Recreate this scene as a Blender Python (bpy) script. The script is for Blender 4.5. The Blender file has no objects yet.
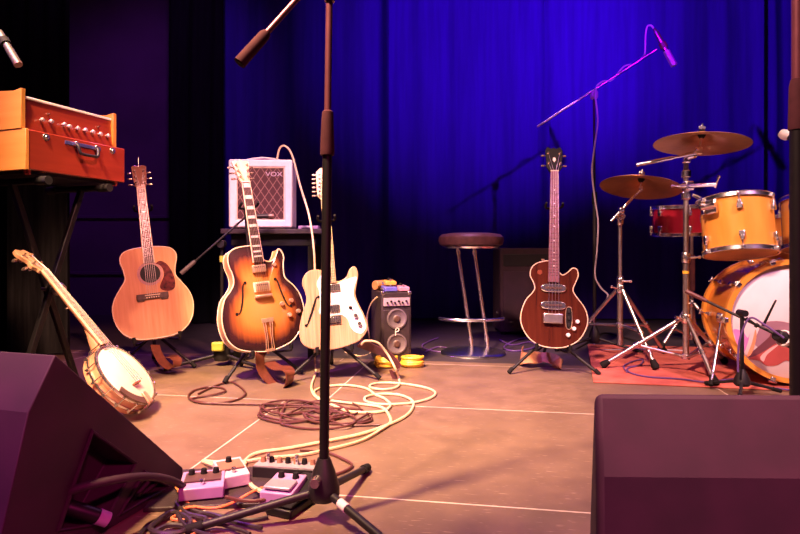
import bpy, bmesh, math, random
from mathutils import Vector, Matrix, Euler
V = Vector
pi = math.pi
RN = random.Random(11)
COL = bpy.context.scene.collection
# ---------------------------------------------------------------- measuring helpers
FOC, CX, CY, EYE = 570.0, 400.0, 250.0, 0.65      # focal length in px, axis, horizon, eye height in m

def at(px, py, d):
    return V(((px - CX) * d / FOC, d, EYE - (py - CY) * d / FOC))

def fl(px, py, z=0.0):
    return at(px, py, FOC * (EYE - z) / (py - CY))

def hit(px, py, p0, n):
    o = V((0, 0, EYE)); r = V(((px - CX) / FOC, 1, -(py - CY) / FOC))
    return o + r * ((p0 - o).dot(n) / r.dot(n))

# ---------------------------------------------------------------- materials
def mat(name, col, rough=.5, metal=0., var=.12, scale=14., stretch=(1, 1, 1), col2=None, bump=0., bscale=None,
        coat=0., detail=4., lo=.35, hi=.65, sheen=0., spec=.5):
    m = bpy.data.materials.new(name); m.use_nodes = True
    nt = m.node_tree; N = nt.nodes; L = nt.links
    b = N['Principled BSDF']
    tc = N.new('ShaderNodeTexCoord'); mp = N.new('ShaderNodeMapping'); mp.inputs['Scale'].default_value = stretch
    nz = N.new('ShaderNodeTexNoise'); nz.inputs['Scale'].default_value = scale; nz.inputs['Detail'].default_value = detail
    cr = N.new('ShaderNodeValToRGB')
    c1 = tuple(max(0, c * (1 - var)) for c in col); c2 = col2 or tuple(min(1, c * (1 + var)) for c in col)
    cr.color_ramp.elements[0].color = (*c1, 1); cr.color_ramp.elements[1].color = (*c2, 1)
    cr.color_ramp.elements[0].position = lo; cr.color_ramp.elements[1].position = hi
    L.new(tc.outputs['Object'], mp.inputs[0]); L.new(mp.outputs[0], nz.inputs['Vector'])
    L.new(nz.outputs[0], cr.inputs[0]); L.new(cr.outputs[0], b.inputs['Base Color'])
    b.inputs['Roughness'].default_value = rough; b.inputs['Metallic'].default_value = metal
    b.inputs['Coat Weight'].default_value = coat; b.inputs['Coat Roughness'].default_value = .12
    b.inputs['Sheen Weight'].default_value = sheen
    b.inputs['Specular IOR Level'].default_value = spec
    if bump:
        n2 = N.new('ShaderNodeTexNoise'); n2.inputs['Scale'].default_value = bscale or scale * 3
        bp = N.new('ShaderNodeBump'); bp.inputs['Strength'].default_value = bump; bp.inputs['Distance'].default_value = .01
        L.new(mp.outputs[0], n2.inputs['Vector']); L.new(n2.outputs[0], bp.inputs['Height']); L.new(bp.outputs[0], b.inputs['Normal'])
    return m

def wood(name, dark, light, rough=.3, coat=.4, scale=5., axis=1, fine=14.):
    s = [fine, fine, fine]; s[axis] = .9
    return mat(name, dark, rough, 0, 0, scale, tuple(s), light, 0, None, coat, 6., .3, .72)

MT = {}
MT['black'] = mat('black_paint', (.006, .005, .006), .45, scale=30, spec=.3)
MT['blackmetal'] = mat('black_powdercoat', (.011, .009, .011), .48, .0, scale=40, spec=.4)
MT['rubber'] = mat('black_rubber', (.009, .008, .009), .8, scale=30, spec=.2)
MT['mauvegrip'] = mat('dimmed_grip_rubber', (.05, .014, .02), .85, scale=40, spec=.15)  # base colour darkened in place of weaker light on the stand
MT['rodpink'] = mat('plated_rod', (.15, .045, .065), .4, .5, scale=20)  # dim pink light on the rod is put into this colour
MT['chrome'] = mat('chrome', (.86, .84, .86), .24, 1., .05, 20)
MT['chromeworn'] = mat('worn_chrome', (.62, .57, .57), .34, 1., .12, 25)
MT['nickel'] = mat('nickel', (.62, .55, .53), .24, .95, .1, 30)
MT['greymetal'] = mat('grey_metal', (.07, .06, .06), .5, .3, scale=20)
MT['gold'] = mat('gold_plate', (.8, .55, .38), .34, .75, .1, 30)
MT['bronze'] = mat('cymbal_bronze', (.42, .19, .08), .36, .6, .25, 3.5, (1, 1, 1), (.6, .3, .13), .12, 60)
MT['spruce'] = wood('spruce_top', (.55, .25, .13), (.66, .33, .18), .25, .5, 6)
MT['mahog'] = wood('mahogany', (.16, .035, .018), (.26, .06, .03), .28, .4)
MT['neckwood'] = wood('neck_wood', (.2, .07, .035), (.3, .11, .05), .4, .2)
MT['maple'] = wood('maple_neck', (.62, .4, .22), (.76, .54, .33), .3, .4)
MT['ash'] = wood('natural_ash', (.38, .2, .11), (.6, .38, .24), .28, .5, 5, 1, 26)
MT['ashside'] = wood('ash_side', (.5, .24, .1), (.7, .4, .2), .3, .5)
MT['bassred'] = wood('walnut_red_body', (.045, .008, .004), (.085, .017, .008), .22, .6, 4)
MT['cream'] = mat('cream_binding', (.75, .56, .4), .4, scale=30)
MT['white'] = mat('white_plastic', (.82, .76, .76), .35, scale=20, var=.04)
MT['pearl'] = mat('pearl_inlay', (.74, .64, .62), .3, scale=60)
MT['ebony'] = wood('rosewood_board', (.05, .022, .02), (.09, .045, .04), .45, 0)
MT['rose_pale'] = wood('pale_rosewood_board', (.18, .065, .09), (.24, .09, .12), .45, 0)
MT['pick'] = mat('tortoiseshell', (.04, .008, .01), .25, 0, 0, 45, (1, 1, 1), (.15, .025, .025), coat=.5)
MT['rosering'] = mat('rosette_ring', (.4, .2, .2), .35, scale=90)
MT['bluemetal'] = mat('blue_metal_plate', (.06, .06, .22), .35, .3, scale=20)
MT['string'] = mat('steel_string', (.4, .36, .35), .35, 1., .05, 30)
MT['tuner'] = mat('tuner_metal', (.72, .55, .45), .25, .9, .1, 30)
MT['leather'] = mat('copper_leather', (.17, .05, .03), .3, .3, .2, 30, (1, 1, 1), None, .1, 120)
MT['leatherdark'] = mat('dark_leather', (.1, .03, .035), .4, 0, .2, 30, bump=.1, bscale=120)
MT['leathertan'] = mat('tan_leather', (.5, .22, .1), .4, 0, .2, 30, bump=.1, bscale=120)
MT['orangewood'] = wood('amber_end_wood', (.46, .19, .035), (.58, .25, .055), .35, .3, 3, 1, 9)
MT['redwood'] = wood('red_lacquered_wood', (.19, .02, .010), (.25, .03, .014), .33, .4, 4, 0, 10)
MT['amber'] = wood('amber_maple_shell', (.62, .24, .035), (.76, .34, .06), .22, .7, 3, 2, 5)
MT['amberbass'] = wood('amber_bass_drum_shell', (.52, .16, .025), (.66, .24, .045), .22, .7, 3, 2, 5)
MT['ruby'] = mat('ruby_lacquer', (.32, .012, .03), .22, 0, .15, 6, coat=.7)
MT['drumhead'] = mat('coated_drum_head', (.72, .62, .7), .55, scale=8, var=.05)
MT['clearhead'] = mat('amber_drum_head', (.62, .3, .1), .4, scale=8)
MT['seatleather'] = mat('brown_seat_leather', (.07, .028, .026), .4, 0, .2, 30, bump=.15, bscale=90)
MT['carpetbox'] = mat('textured_black_cabinet', (.027, .0066, .0155), .75, 0, .2, 16)  # low green carries the magenta light falling on the black wedge
MT['carpetbox2'] = mat('scuffed_black_cabinet', (.024, .005, .018), .68, 0, .25, 9)  # black paint with the magenta light cast mixed into its colour
MT['scuff'] = mat('scuffed_edge', (.13, .06, .05), .7, 0, .4, 40)
MT['rug'] = mat('red_carpet', (.5, .1, .075), .9, 0, .18, 9, (1, 1, 1), (.6, .15, .11), .5, 300)
MT['creamcable'] = mat('cream_cable', (.72, .52, .32), .45, scale=20)
MT['blackcable'] = mat('black_cable', (.025, .018, .02), .4, scale=20)
MT['maroon'] = mat('maroon_cable', (.075, .022, .02), .45, scale=20)
MT['orangecable'] = mat('orange_cable', (.7, .2, .07), .45, scale=20)
MT['purplecable'] = mat('violet_cable', (.12, .06, .22), .4, scale=20)
MT['greycable'] = mat('grey_cable', (.4, .32, .42), .4, scale=20)
MT['yellow'] = mat('yellow_cable', (.85, .5, .05), .45, scale=20)
MT['lime'] = mat('lime_plastic', (.5, .5, .08), .4, scale=20)
MT['ampwhite'] = mat('white_vinyl', (.74, .66, .66), .5, 0, .04, 30, bump=.15, bscale=300)
MT['ampblack'] = mat('black_vinyl', (.03, .018, .022), .5, 0, .2, 30, bump=.2, bscale=300)
MT['panelpink'] = mat('brushed_panel', (.55, .42, .5), .4, .3, .1, 40)
MT['grey'] = mat('grey_paper', (.11, .085, .1), .6, scale=20)
MT['cone'] = mat('speaker_paper', (.13, .1, .12), .55, scale=20)
MT['redwheel'] = mat('red_plastic', (.4, .05, .04), .4, scale=20)
MT['orangebox'] = mat('orange_enamel', (.85, .36, .06), .35, scale=20)
MT['bluebox'] = mat('blue_enamel', (.12, .12, .5), .35, scale=20)
MT['pinkbox'] = mat('pink_enamel', (.6, .25, .35), .35, scale=20)
MT['pedalwhite'] = mat('pedal_white_enamel', (.5, .42, .5), .35, scale=20)
MT['lilac'] = mat('lilac_enamel', (.36, .22, .42), .4, 0, .06, 20)
MT['silverbox'] = mat('silver_enamel', (.42, .38, .42), .35, .4, .06, 20)
MT['brownlabel'] = mat('brown_panel', (.25, .13, .08), .5, scale=20)
MT['vellum'] = mat('vellum_head', (.86, .76, .62), .5, 0, .05, 7)
MT['banjorim'] = wood('banjo_rim_wood', (.42, .2, .1), (.56, .3, .16), .35, .4)
MT['darkrim'] = mat('dark_armrest', (.16, .09, .08), .35, .5, .2, 20)
MT['wall'] = mat('purple_painted_wall', (.09, .035, .11), .7, 0, .15, 2, bump=.1, bscale=40)
MT['drape'] = mat('black_velour', (.004, .004, .006), .95, 0, .3, 6, (8, 8, .5), spec=.1)
MT['drapelit'] = mat('lit_black_velour', (.03, .04, .03), .95, 0, .3, 6, (8, 8, .5), spec=.1)  # paler copy of the black velour, faint light put into its colour
MT['curtain'] = mat('blue_velour', (.035, .014, .26), .9, 0, .12, 3, (6, 6, .4), None, .15, 30, sheen=0, spec=.05)
MT['tongue'] = mat('emblem_red', (.4, .07, .07), .5, scale=8)
MT['tonguepink'] = mat('emblem_pink', (.72, .42, .42), .5, scale=8)
MT['tonguedark'] = mat('emblem_maroon', (.14, .04, .06), .5, scale=8)
MT['tonguegrey'] = mat('emblem_mauve', (.32, .17, .24), .5, scale=8)
MT['tonguelilac'] = mat('emblem_magenta', (.55, .2, .55), .5, scale=8)
MT['tongueorange'] = mat('emblem_orange', (.75, .3, .16), .5, scale=8)

def floor_material():
    m = bpy.data.materials.new('stage_boards'); m.use_nodes = True
    nt = m.node_tree; N = nt.nodes; L = nt.links; b = N['Principled BSDF']
    tc = N.new('ShaderNodeTexCoord')
    mp = N.new('ShaderNodeMapping'); mp.vector_type = 'TEXTURE'
    mp.inputs['Rotation'].default_value = (0, 0, math.radians(-9.3))
    L.new(tc.outputs['Object'], mp.inputs[0])
    mp2 = N.new('ShaderNodeMapping'); mp2.inputs['Location'].default_value = (.887 - .175 + 1.75 * 4, -1.466 + .885 * 4, 0)
    L.new(mp.outputs[0], mp2.inputs[0])
    br = N.new('ShaderNodeTexBrick'); br.offset = .1; br.offset_frequency = 2
    br.inputs['Scale'].default_value = 1; br.inputs['Brick Width'].default_value = 1.75; br.inputs['Row Height'].default_value = .885
    br.inputs['Mortar Size'].default_value = .0035; br.inputs['Mortar Smooth'].default_value = .3
    br.inputs['Color1'].default_value = (.15, .1, .069, 1); br.inputs['Color2'].default_value = (.175, .115, .079, 1)
    br.inputs['Mortar'].default_value = (.62, .5, .44, 1)
    L.new(mp2.outputs[0], br.inputs['Vector'])
    nz = N.new('ShaderNodeTexNoise'); nz.inputs['Scale'].default_value = 6.5; nz.inputs['Detail'].default_value = 9; nz.inputs['Roughness'].default_value = .68
    L.new(mp.outputs[0], nz.inputs['Vector'])
    cr = N.new('ShaderNodeValToRGB'); cr.color_ramp.elements[0].position = .3; cr.color_ramp.elements[1].position = .72
    cr.color_ramp.elements[0].color = (.72, .7, .7, 1); cr.color_ramp.elements[1].color = (1.22, 1.22, 1.22, 1)
    L.new(nz.outputs[0], cr.inputs[0])
    mx = N.new('ShaderNodeMix'); mx.data_type = 'RGBA'; mx.blend_type = 'MULTIPLY'; mx.inputs[0].default_value = .9
    L.new(br.outputs['Color'], mx.inputs[6]); L.new(cr.outputs[0], mx.inputs[7])
    # scuffs: short pale strokes
    ws = N.new('ShaderNodeMapping'); ws.inputs['Rotation'].default_value = (0, 0, .6); ws.inputs['Scale'].default_value = (24, 150, 1)
    L.new(mp.outputs[0], ws.inputs[0])
    n2 = N.new('ShaderNodeTexNoise'); n2.inputs['Scale'].default_value = 1.; n2.inputs['Detail'].default_value = 3
    L.new(ws.outputs[0], n2.inputs['Vector'])
    c2 = N.new('ShaderNodeValToRGB'); c2.color_ramp.elements[0].position = .63; c2.color_ramp.elements[1].position = .7
    c2.color_ramp.elements[0].color = (0, 0, 0, 1); c2.color_ramp.elements[1].color = (.34, .34, .34, 1)
    L.new(n2.outputs[0], c2.inputs[0])
    m2 = N.new('ShaderNodeMix'); m2.data_type = 'RGBA'; m2.inputs[7].default_value = (.55, .42, .33, 1)
    L.new(c2.outputs[0], m2.inputs[0]); L.new(mx.outputs[2], m2.inputs[6])
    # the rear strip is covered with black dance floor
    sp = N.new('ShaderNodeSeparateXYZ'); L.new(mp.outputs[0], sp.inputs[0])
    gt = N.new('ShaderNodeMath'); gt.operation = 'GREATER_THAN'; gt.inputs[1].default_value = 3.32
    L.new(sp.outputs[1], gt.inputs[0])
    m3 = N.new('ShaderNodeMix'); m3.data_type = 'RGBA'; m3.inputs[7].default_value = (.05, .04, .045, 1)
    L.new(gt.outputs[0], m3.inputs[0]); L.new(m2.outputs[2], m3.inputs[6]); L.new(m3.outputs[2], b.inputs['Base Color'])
    rr = N.new('ShaderNodeMapRange'); rr.inputs[3].default_value = .3; rr.inputs[4].default_value = .55
    L.new(nz.outputs[0], rr.inputs[0]); L.new(rr.outputs[0], b.inputs['Roughness'])
    bp = N.new('ShaderNodeBump'); bp.inputs['Strength'].default_value = .12; bp.inputs['Distance'].default_value = .004
    L.new(nz.outputs[0], bp.inputs['Height']); L.new(bp.outputs[0], b.inputs['Normal'])
    return m

def grille_material():
    m = bpy.data.materials.new('diamond_grille_cloth'); m.use_nodes = True
    nt = m.node_tree; N = nt.nodes; L = nt.links; b = N['Principled BSDF']; b.inputs['Roughness'].default_value = .8
    tc = N.new('ShaderNodeTexCoord'); sp = N.new('ShaderNodeSeparateXYZ'); L.new(tc.outputs['Object'], sp.inputs[0])
    outs = []
    for sgn in (1, -1):
        a = N.new('ShaderNodeMath'); a.operation = 'MULTIPLY_ADD'; a.inputs[1].default_value = sgn * 1.5
        L.new(sp.outputs[0], a.inputs[0]); L.new(sp.outputs[2], a.inputs[2])
        p = N.new('ShaderNodeMath'); p.operation = 'PINGPONG'; p.inputs[1].default_value = .036; L.new(a.outputs[0], p.inputs[0])
        c = N.new('ShaderNodeMath'); c.operation = 'LESS_THAN'; c.inputs[1].default_value = .0042; L.new(p.outputs[0], c.inputs[0])
        outs.append(c)
    mx = N.new('ShaderNodeMath'); mx.operation = 'MAXIMUM'; L.new(outs[0].outputs[0], mx.inputs[0]); L.new(outs[1].outputs[0], mx.inputs[1])
    mi = N.new('ShaderNodeMix'); mi.data_type = 'RGBA'; mi.inputs[6].default_value = (.06, .017, .018, 1); mi.inputs[7].default_value = (.21, .11, .09, 1)
    L.new(mx.outputs[0], mi.inputs[0]); L.new(mi.outputs[2], b.inputs['Base Color'])
    return m

def burst_material():
    m = bpy.data.materials.new('sunburst_lacquer'); m.use_nodes = True
    nt = m.node_tree; N = nt.nodes; L = nt.links; b = N['Principled BSDF']
    b.inputs['Roughness'].default_value = .22; b.inputs['Coat Weight'].default_value = .7; b.inputs['Coat Roughness'].default_value = .12
    at_ = N.new('ShaderNodeAttribute'); at_.attribute_name = 'burst'
    cr = N.new('ShaderNodeValToRGB'); e = cr.color_ramp.elements
    e[0].position = .0; e[0].color = (.56, .27, .09, 1); e[1].position = 1.; e[1].color = (.012, .006, .008, 1)
    for p, c in ((.48, (.5, .2, .045, 1)), (.67, (.34, .09, .02, 1)), (.84, (.045, .012, .014, 1))):
        x = e.new(p); x.color = c
    tc = N.new('ShaderNodeTexCoord'); mp = N.new('ShaderNodeMapping'); mp.inputs['Scale'].default_value = (70, 3, 3)
    nz = N.new('ShaderNodeTexNoise'); nz.inputs['Scale'].default_value = 1; L.new(tc.outputs['Object'], mp.inputs[0]); L.new(mp.outputs[0], nz.inputs['Vector'])
    ad = N.new('ShaderNodeMath'); ad.operation = 'MULTIPLY_ADD'; ad.inputs[1].default_value = .14
    L.new(nz.outputs[0], ad.inputs[0])
    sb = N.new('ShaderNodeMath'); sb.operation = 'SUBTRACT'; sb.inputs[1].default_value = .07
    L.new(at_.outputs['Fac'], sb.inputs[0]); L.new(sb.outputs[0], ad.inputs[2]); L.new(ad.outputs[0], cr.inputs[0])
    L.new(cr.outputs[0], b.inputs['Base Color'])
    return m
MT['floor'] = floor_material(); MT['grille'] = grille_material(); MT['burst'] = burst_material()

# ---------------------------------------------------------------- mesh helpers
def crm(pts, k=6, closed=False):
    pts = [V(p) for p in pts]; n = len(pts); out = []
    for i in range(n if closed else n - 1):
        if closed: p0, p1, p2, p3 = pts[i - 1], pts[i], pts[(i + 1) % n], pts[(i + 2) % n]
        else: p0, p1, p2, p3 = pts[max(i - 1, 0)], pts[i], pts[i + 1], pts[min(i + 2, n - 1)]
        for j in range(k):
            t = j / k
            out.append(.5 * ((2 * p1) + (p2 - p0) * t + (2 * p0 - 5 * p1 + 4 * p2 - p3) * t * t + (3 * p1 - p0 - 3 * p2 + p3) * t ** 3))
    if not closed: out.append(pts[-1])
    return out

def frame(o, z, x=None):
    z = V(z).normalized(); x = V(x) if x is not None else (V((1, 0, 0)) if abs(z.x) < .9 else V((0, 1, 0)))
    x = (x - z * x.dot(z)).normalized(); y = z.cross(x)
    M = Matrix((x, y, z)).transposed().to_4x4(); M.translation = V(o)
    return M

WM = {}
class MB:
    def __init__(s): s.v = []; s.f = []; s.m = []; s.attr = {}
    def add(s, vs, fs, mi=0):
        b = len(s.v); s.v += [V(p) for p in vs]; s.f += [[b + i for i in f] for f in fs]; s.m += [mi] * len(fs)
        return s
    def box(s, c, size, M=None, mi=0):
        x, y, z = (q / 2 for q in size); c = V(c)
        vs = [c + V((sx * x, sy * y, sz * z)) for sx in (-1, 1) for sy in (-1, 1) for sz in (-1, 1)]
        if M is not None: vs = [M @ p for p in vs]
        return s.add(vs, [(0, 1, 3, 2), (4, 6, 7, 5), (0, 4, 5, 1), (2, 3, 7, 6), (0, 2, 6, 4), (1, 5, 7, 3)], mi)
    def tube(s, pts, r, n=8, closed=False, mi=0):
        pts = [V(p) for p in pts]; k = len(pts); rs = r if isinstance(r, (list, tuple)) else [r] * k
        tg = []
        for i in range(k):
            a = pts[i - 1] if (i or closed) else pts[i]; b = pts[(i + 1) % k] if (i < k - 1 or closed) else pts[i]
            t = b - a; tg.append(t.normalized() if t.length > 1e-9 else V((0, 0, 1)))
        u = tg[0].orthogonal().normalized(); vs = []
        for i in range(k):
            u = u - tg[i] * u.dot(tg[i]); u = u.normalized() if u.length > 1e-6 else tg[i].orthogonal().normalized()
            w = tg[i].cross(u)
            vs += [pts[i] + (u * math.cos(2 * pi * j / n) + w * math.sin(2 * pi * j / n)) * rs[i] for j in range(n)]
        fs = []
        for i in range(k if closed else k - 1):
            a, b = i * n, ((i + 1) % k) * n
            fs += [(a + j, a + (j + 1) % n, b + (j + 1) % n, b + j) for j in range(n)]
        if not closed: fs += [tuple(range(n))[::-1], tuple((k - 1) * n + j for j in range(n))]
        return s.add(vs, fs, mi)
    def lathe(s, prof, M=None, n=28, mi=0):
        vs, fs = [], []; idx = []
        for r, z in prof:
            if r < 1e-6: idx.append([len(vs)]); vs.append(V((0, 0, z)))
            else:
                idx.append(list(range(len(vs), len(vs) + n)))
                vs += [V((r * math.cos(2 * pi * j / n), r * math.sin(2 * pi * j / n), z)) for j in range(n)]
        for a, b in zip(idx[:-1], idx[1:]):
            for j in range(n):
                k = (j + 1) % n
                if len(a) == 1 and len(b) == 1: continue
                if len(a) == 1: fs.append((a[0], b[k], b[j]))
                elif len(b) == 1: fs.append((a[j], a[k], b[0]))
                else: fs.append((a[j], a[k], b[k], b[j]))
        if M is not None: vs = [M @ p for p in vs]
        return s.add(vs, fs, mi)
    def prism(s, out, z0, z1, M=None, mi=0, ms=None, mb=None):
        n = len(out); ms = mi if ms is None else ms; mb = ms if mb is None else mb
        area = sum(out[i][0] * out[(i + 1) % n][1] - out[(i + 1) % n][0] * out[i][1] for i in range(n))
        if area < 0: out = out[::-1]
        vs = [V((p[0], p[1], z0)) for p in out] + [V((p[0], p[1], z1)) for p in out]
        if M is not None: vs = [M @ p for p in vs]
        b = len(s.v); s.add(vs, [], 0)
        s.f.append([b + i for i in range(n)][::-1]); s.m.append(mb)
        s.f.append([b + n + i for i in range(n)]); s.m.append(mi)
        for i in range(n): s.f.append([b + i, b + (i + 1) % n, b + n + (i + 1) % n, b + n + i]); s.m.append(ms)
        return s
    def ribbon(s, pts, side, w, t=.003, mi=0):
        pts = [V(p) for p in pts]; k = len(pts); vs = []
        for i in range(k):
            tg = (pts[min(i + 1, k - 1)] - pts[max(i - 1, 0)]).normalized()
            sd = V(side[i] if isinstance(side, list) else side); sd = (sd - tg * sd.dot(tg)).normalized(); nn = tg.cross(sd)
            ww = w[i] if isinstance(w, list) else w
            vs += [pts[i] + sd * a * ww / 2 + nn * b * t / 2 for a, b in ((-1, -1), (1, -1), (1, 1), (-1, 1))]
        fs = [(i * 4 + j, i * 4 + (j + 1) % 4, i * 4 + 4 + (j + 1) % 4, i * 4 + 4 + j) for i in range(k - 1) for j in range(4)]
        fs += [(3, 2, 1, 0), tuple(4 * (k - 1) + j for j in range(4))]
        return s.add(vs, fs, mi)
    def build(s, name, mats, parent=None, world=False, bevel=0., smooth=40, label=None, org=None):
        if not isinstance(mats, (list, tuple)): mats = [mats]
        vs = s.v
        if parent is not None and world:
            inv = WM[parent.name].inverted(); vs = [inv @ p for p in vs]
        if org is not None: vs = [p - V(org) for p in vs]
        me = bpy.data.meshes.new(name); me.from_pydata([tuple(p) for p in vs], [], s.f)
        for m in mats: me.materials.append(MT[m] if isinstance(m, str) else m)
        me.polygons.foreach_set('material_index', s.m)
        bm = bmesh.new(); bm.from_mesh(me); bmesh.ops.recalc_face_normals(bm, faces=bm.faces); bm.to_mesh(me); bm.free()
        me.polygons.foreach_set('use_smooth', [True] * len(me.polygons))
        me.set_sharp_from_angle(angle=math.radians(smooth))
        for k, vals in s.attr.items():
            a = me.attributes.new(k, 'FLOAT', 'POINT'); a.data.foreach_set('value', vals)
        o = bpy.data.objects.new(name, me); COL.objects.link(o)
        WM[o.name] = Matrix()
        if parent is not None: o.parent = parent; WM[o.name] = WM[parent.name]
        if org is not None: o.location = org; WM[o.name] = Matrix.Translation(V(org))
        if bevel:
            bv = o.modifiers.new('bevel', 'BEVEL'); bv.width = bevel; bv.segments = 2; bv.limit_method = 'ANGLE'; bv.angle_limit = math.radians(40)
        if label: o['label'] = label
        return o

def cyl(p0, p1, r0, r1=None, n=10): return MB().tube([p0, p1], [r0, r0 if r1 is None else r1], n)
def thing(name, label, cat, M, group=None):
    o = bpy.data.objects.new(name, None); COL.objects.link(o); o.empty_display_size = .05
    if not isinstance(M, Matrix): M = Matrix.Translation(V(M))
    o.matrix_world = M; WM[o.name] = M
    o['label'] = label; o['category'] = cat
    if group: o['group'] = group
    return o
def solo(mb, name, mats, label, cat, org, group=None, **k):
    o = mb.build(name, mats, org=org, **k); o['label'] = label; o['category'] = cat
    if group: o['group'] = group
    return o
def structure(mb, name, mats, **k):
    o = mb.build(name, mats, **k); o['kind'] = 'structure'; return o
def text_mesh(body, size, depth, M, parent, name, m, label=None):
    cu = bpy.data.curves.new('t', 'FONT'); cu.body = body; cu.size = size; cu.extrude = depth; cu.align_x = 'CENTER'; cu.align_y = 'CENTER'
    t = bpy.data.objects.new('t', cu); COL.objects.link(t)
    dg = bpy.context.evaluated_depsgraph_get(); me = bpy.data.meshes.new_from_object(t.evaluated_get(dg))
    bpy.data.objects.remove(t); me.transform(M)
    me.materials.clear(); me.materials.append(MT[m]); me.name = name
    o = bpy.data.objects.new(name, me); COL.objects.link(o); o.parent = parent; WM[o.name] = WM[parent.name]
    return o
# ---------------------------------------------------------------- camera, world, lights
sc = bpy.context.scene
cam = bpy.data.objects.new('camera', bpy.data.cameras.new('camera')); COL.objects.link(cam); sc.camera = cam
cam.location = (0, 0, EYE); cam.rotation_euler = (pi / 2, 0, 0)
cam.data.sensor_width = 36; cam.data.lens = 36 * FOC / 800; cam.data.shift_y = -17 / 800; cam.data.clip_start = .02
sc.view_settings.view_transform = 'Standard'; sc.view_settings.look = 'None'; sc.view_settings.gamma = 1
sc.view_settings.use_curve_mapping = False; sc.view_settings.exposure = 0.0
w = bpy.data.worlds.new('house_dark'); sc.world = w; w.use_nodes = True
w.node_tree.nodes['Background'].inputs[0].default_value = (.45, .1, .42, 1); w.node_tree.nodes['Background'].inputs[1].default_value = .065

def spot(name, loc, target, col, power, deg, blend=.6, size=.08):
    d = bpy.data.lights.new(name, 'SPOT'); d.energy = power; d.color = col; d.spot_size = math.radians(deg); d.spot_blend = blend; d.shadow_soft_size = size
    o = bpy.data.objects.new(name, d); COL.objects.link(o); o.location = loc
    o.rotation_euler = (V(target) - V(loc)).to_track_quat('-Z', 'Y').to_euler(); return o

spot('key_amber_light', (-1.5, .5, 4.1), (-.4, 2.4, 0), (1, .585, .30), 4100, 35, .75, .14)
spot('key_warm_white_light', (-.6, .2, 3.7), (-1.1, 2.5, .15), (1, .58, .40), 1150, 19, .8, .14)
spot('wash_pink_light', (-1.1, .1, 4.1), (.95, 2.7, .1), (1, .54, .40), 2300, 39, .8, .14)
spot('drum_amber_light', (2.7, .2, 3.9), (1.75, 2.9, .4), (1, .55, .45), 850, 32, .8, .14)
spot('acoustic_fill_light', (.9, .4, 3.4), (-1.3, 3.05, .6), (1, .36, .32), 1100, 20, .8, .14)  # added fill that brightens the acoustic guitar
spot('amp_pink_light', (-.1, .4, 3.4), (-.75, 3.4, .95), (1, .5, .58), 1500, 18, .9, .14)
spot('blue_beam_light', (-3.5, -1.2, 3.03), (3.0, 5.3, 2.6), (.30, .0, 1), 3300, 25, 1., .06)
spot('blue_beam_light', (2.45, -1.2, 2.98), (.95, 5.3, 2.65), (.30, .0, 1), 2900, 33, 1., .06)
spot('violet_wash_light', (-2.4, .3, 3.5), (-.3, 2.85, .3), (.55, .1, 1), 800, 27, .8, .18)
spot('violet_wash_light', (2.9, .2, 3.5), (.9, 2.85, .3), (.75, .2, 1), 260, 30, .8, .18)  # added spot giving the chrome its violet highlights
spot('violet_back_light', (.5, 4.8, 3.9), (.1, 2.2, 0), (.85, .3, .8), 110, 60, .6, .14)
spot('violet_back_light', (-2.6, 4.7, 3.6), (-1.2, 1.6, .1), (.55, .1, .95), 200, 60, .6, .14)
spot('purple_wall_light', (-1.0, 2.6, 4.2), (-2.6, 5.6, 1.5), (.5, .1, 1), 170, 50, .9, .1)
spot('magenta_front_light', (.9, -1.1, 2.3), (-.65, 1.35, .25), (.95, .04, .30), 420, 24, .8, .1)
spot('magenta_front_light', (.3, -1.2, 2.0), (.6, .8, .2), (.95, .02, .46), 170, 40, .8, .1)
spot('rose_top_light', (.6, .92, 3.6), (.6, .86, .4), (1, .40, .40), 1500, 20, .9, .1)
spot('purple_side_light', (-2.2, -.4, 3.2), (-.95, 1.15, .4), (.7, .03, .66), 700, 20, .9, .1)

# ---------------------------------------------------------------- setting
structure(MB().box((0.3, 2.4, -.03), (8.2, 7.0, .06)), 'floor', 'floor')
structure(MB().box((0.3, 5.75, 2.2), (8.2, .1, 4.4)), 'wall_back', 'wall')
structure(MB().box((-3.75, 2.4, 2.2), (.1, 6.6, 4.4)), 'wall_left', 'wall')
structure(MB().box((4.35, 2.4, 2.2), (.1, 6.6, 4.4)), 'wall_right', 'drape')

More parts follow.
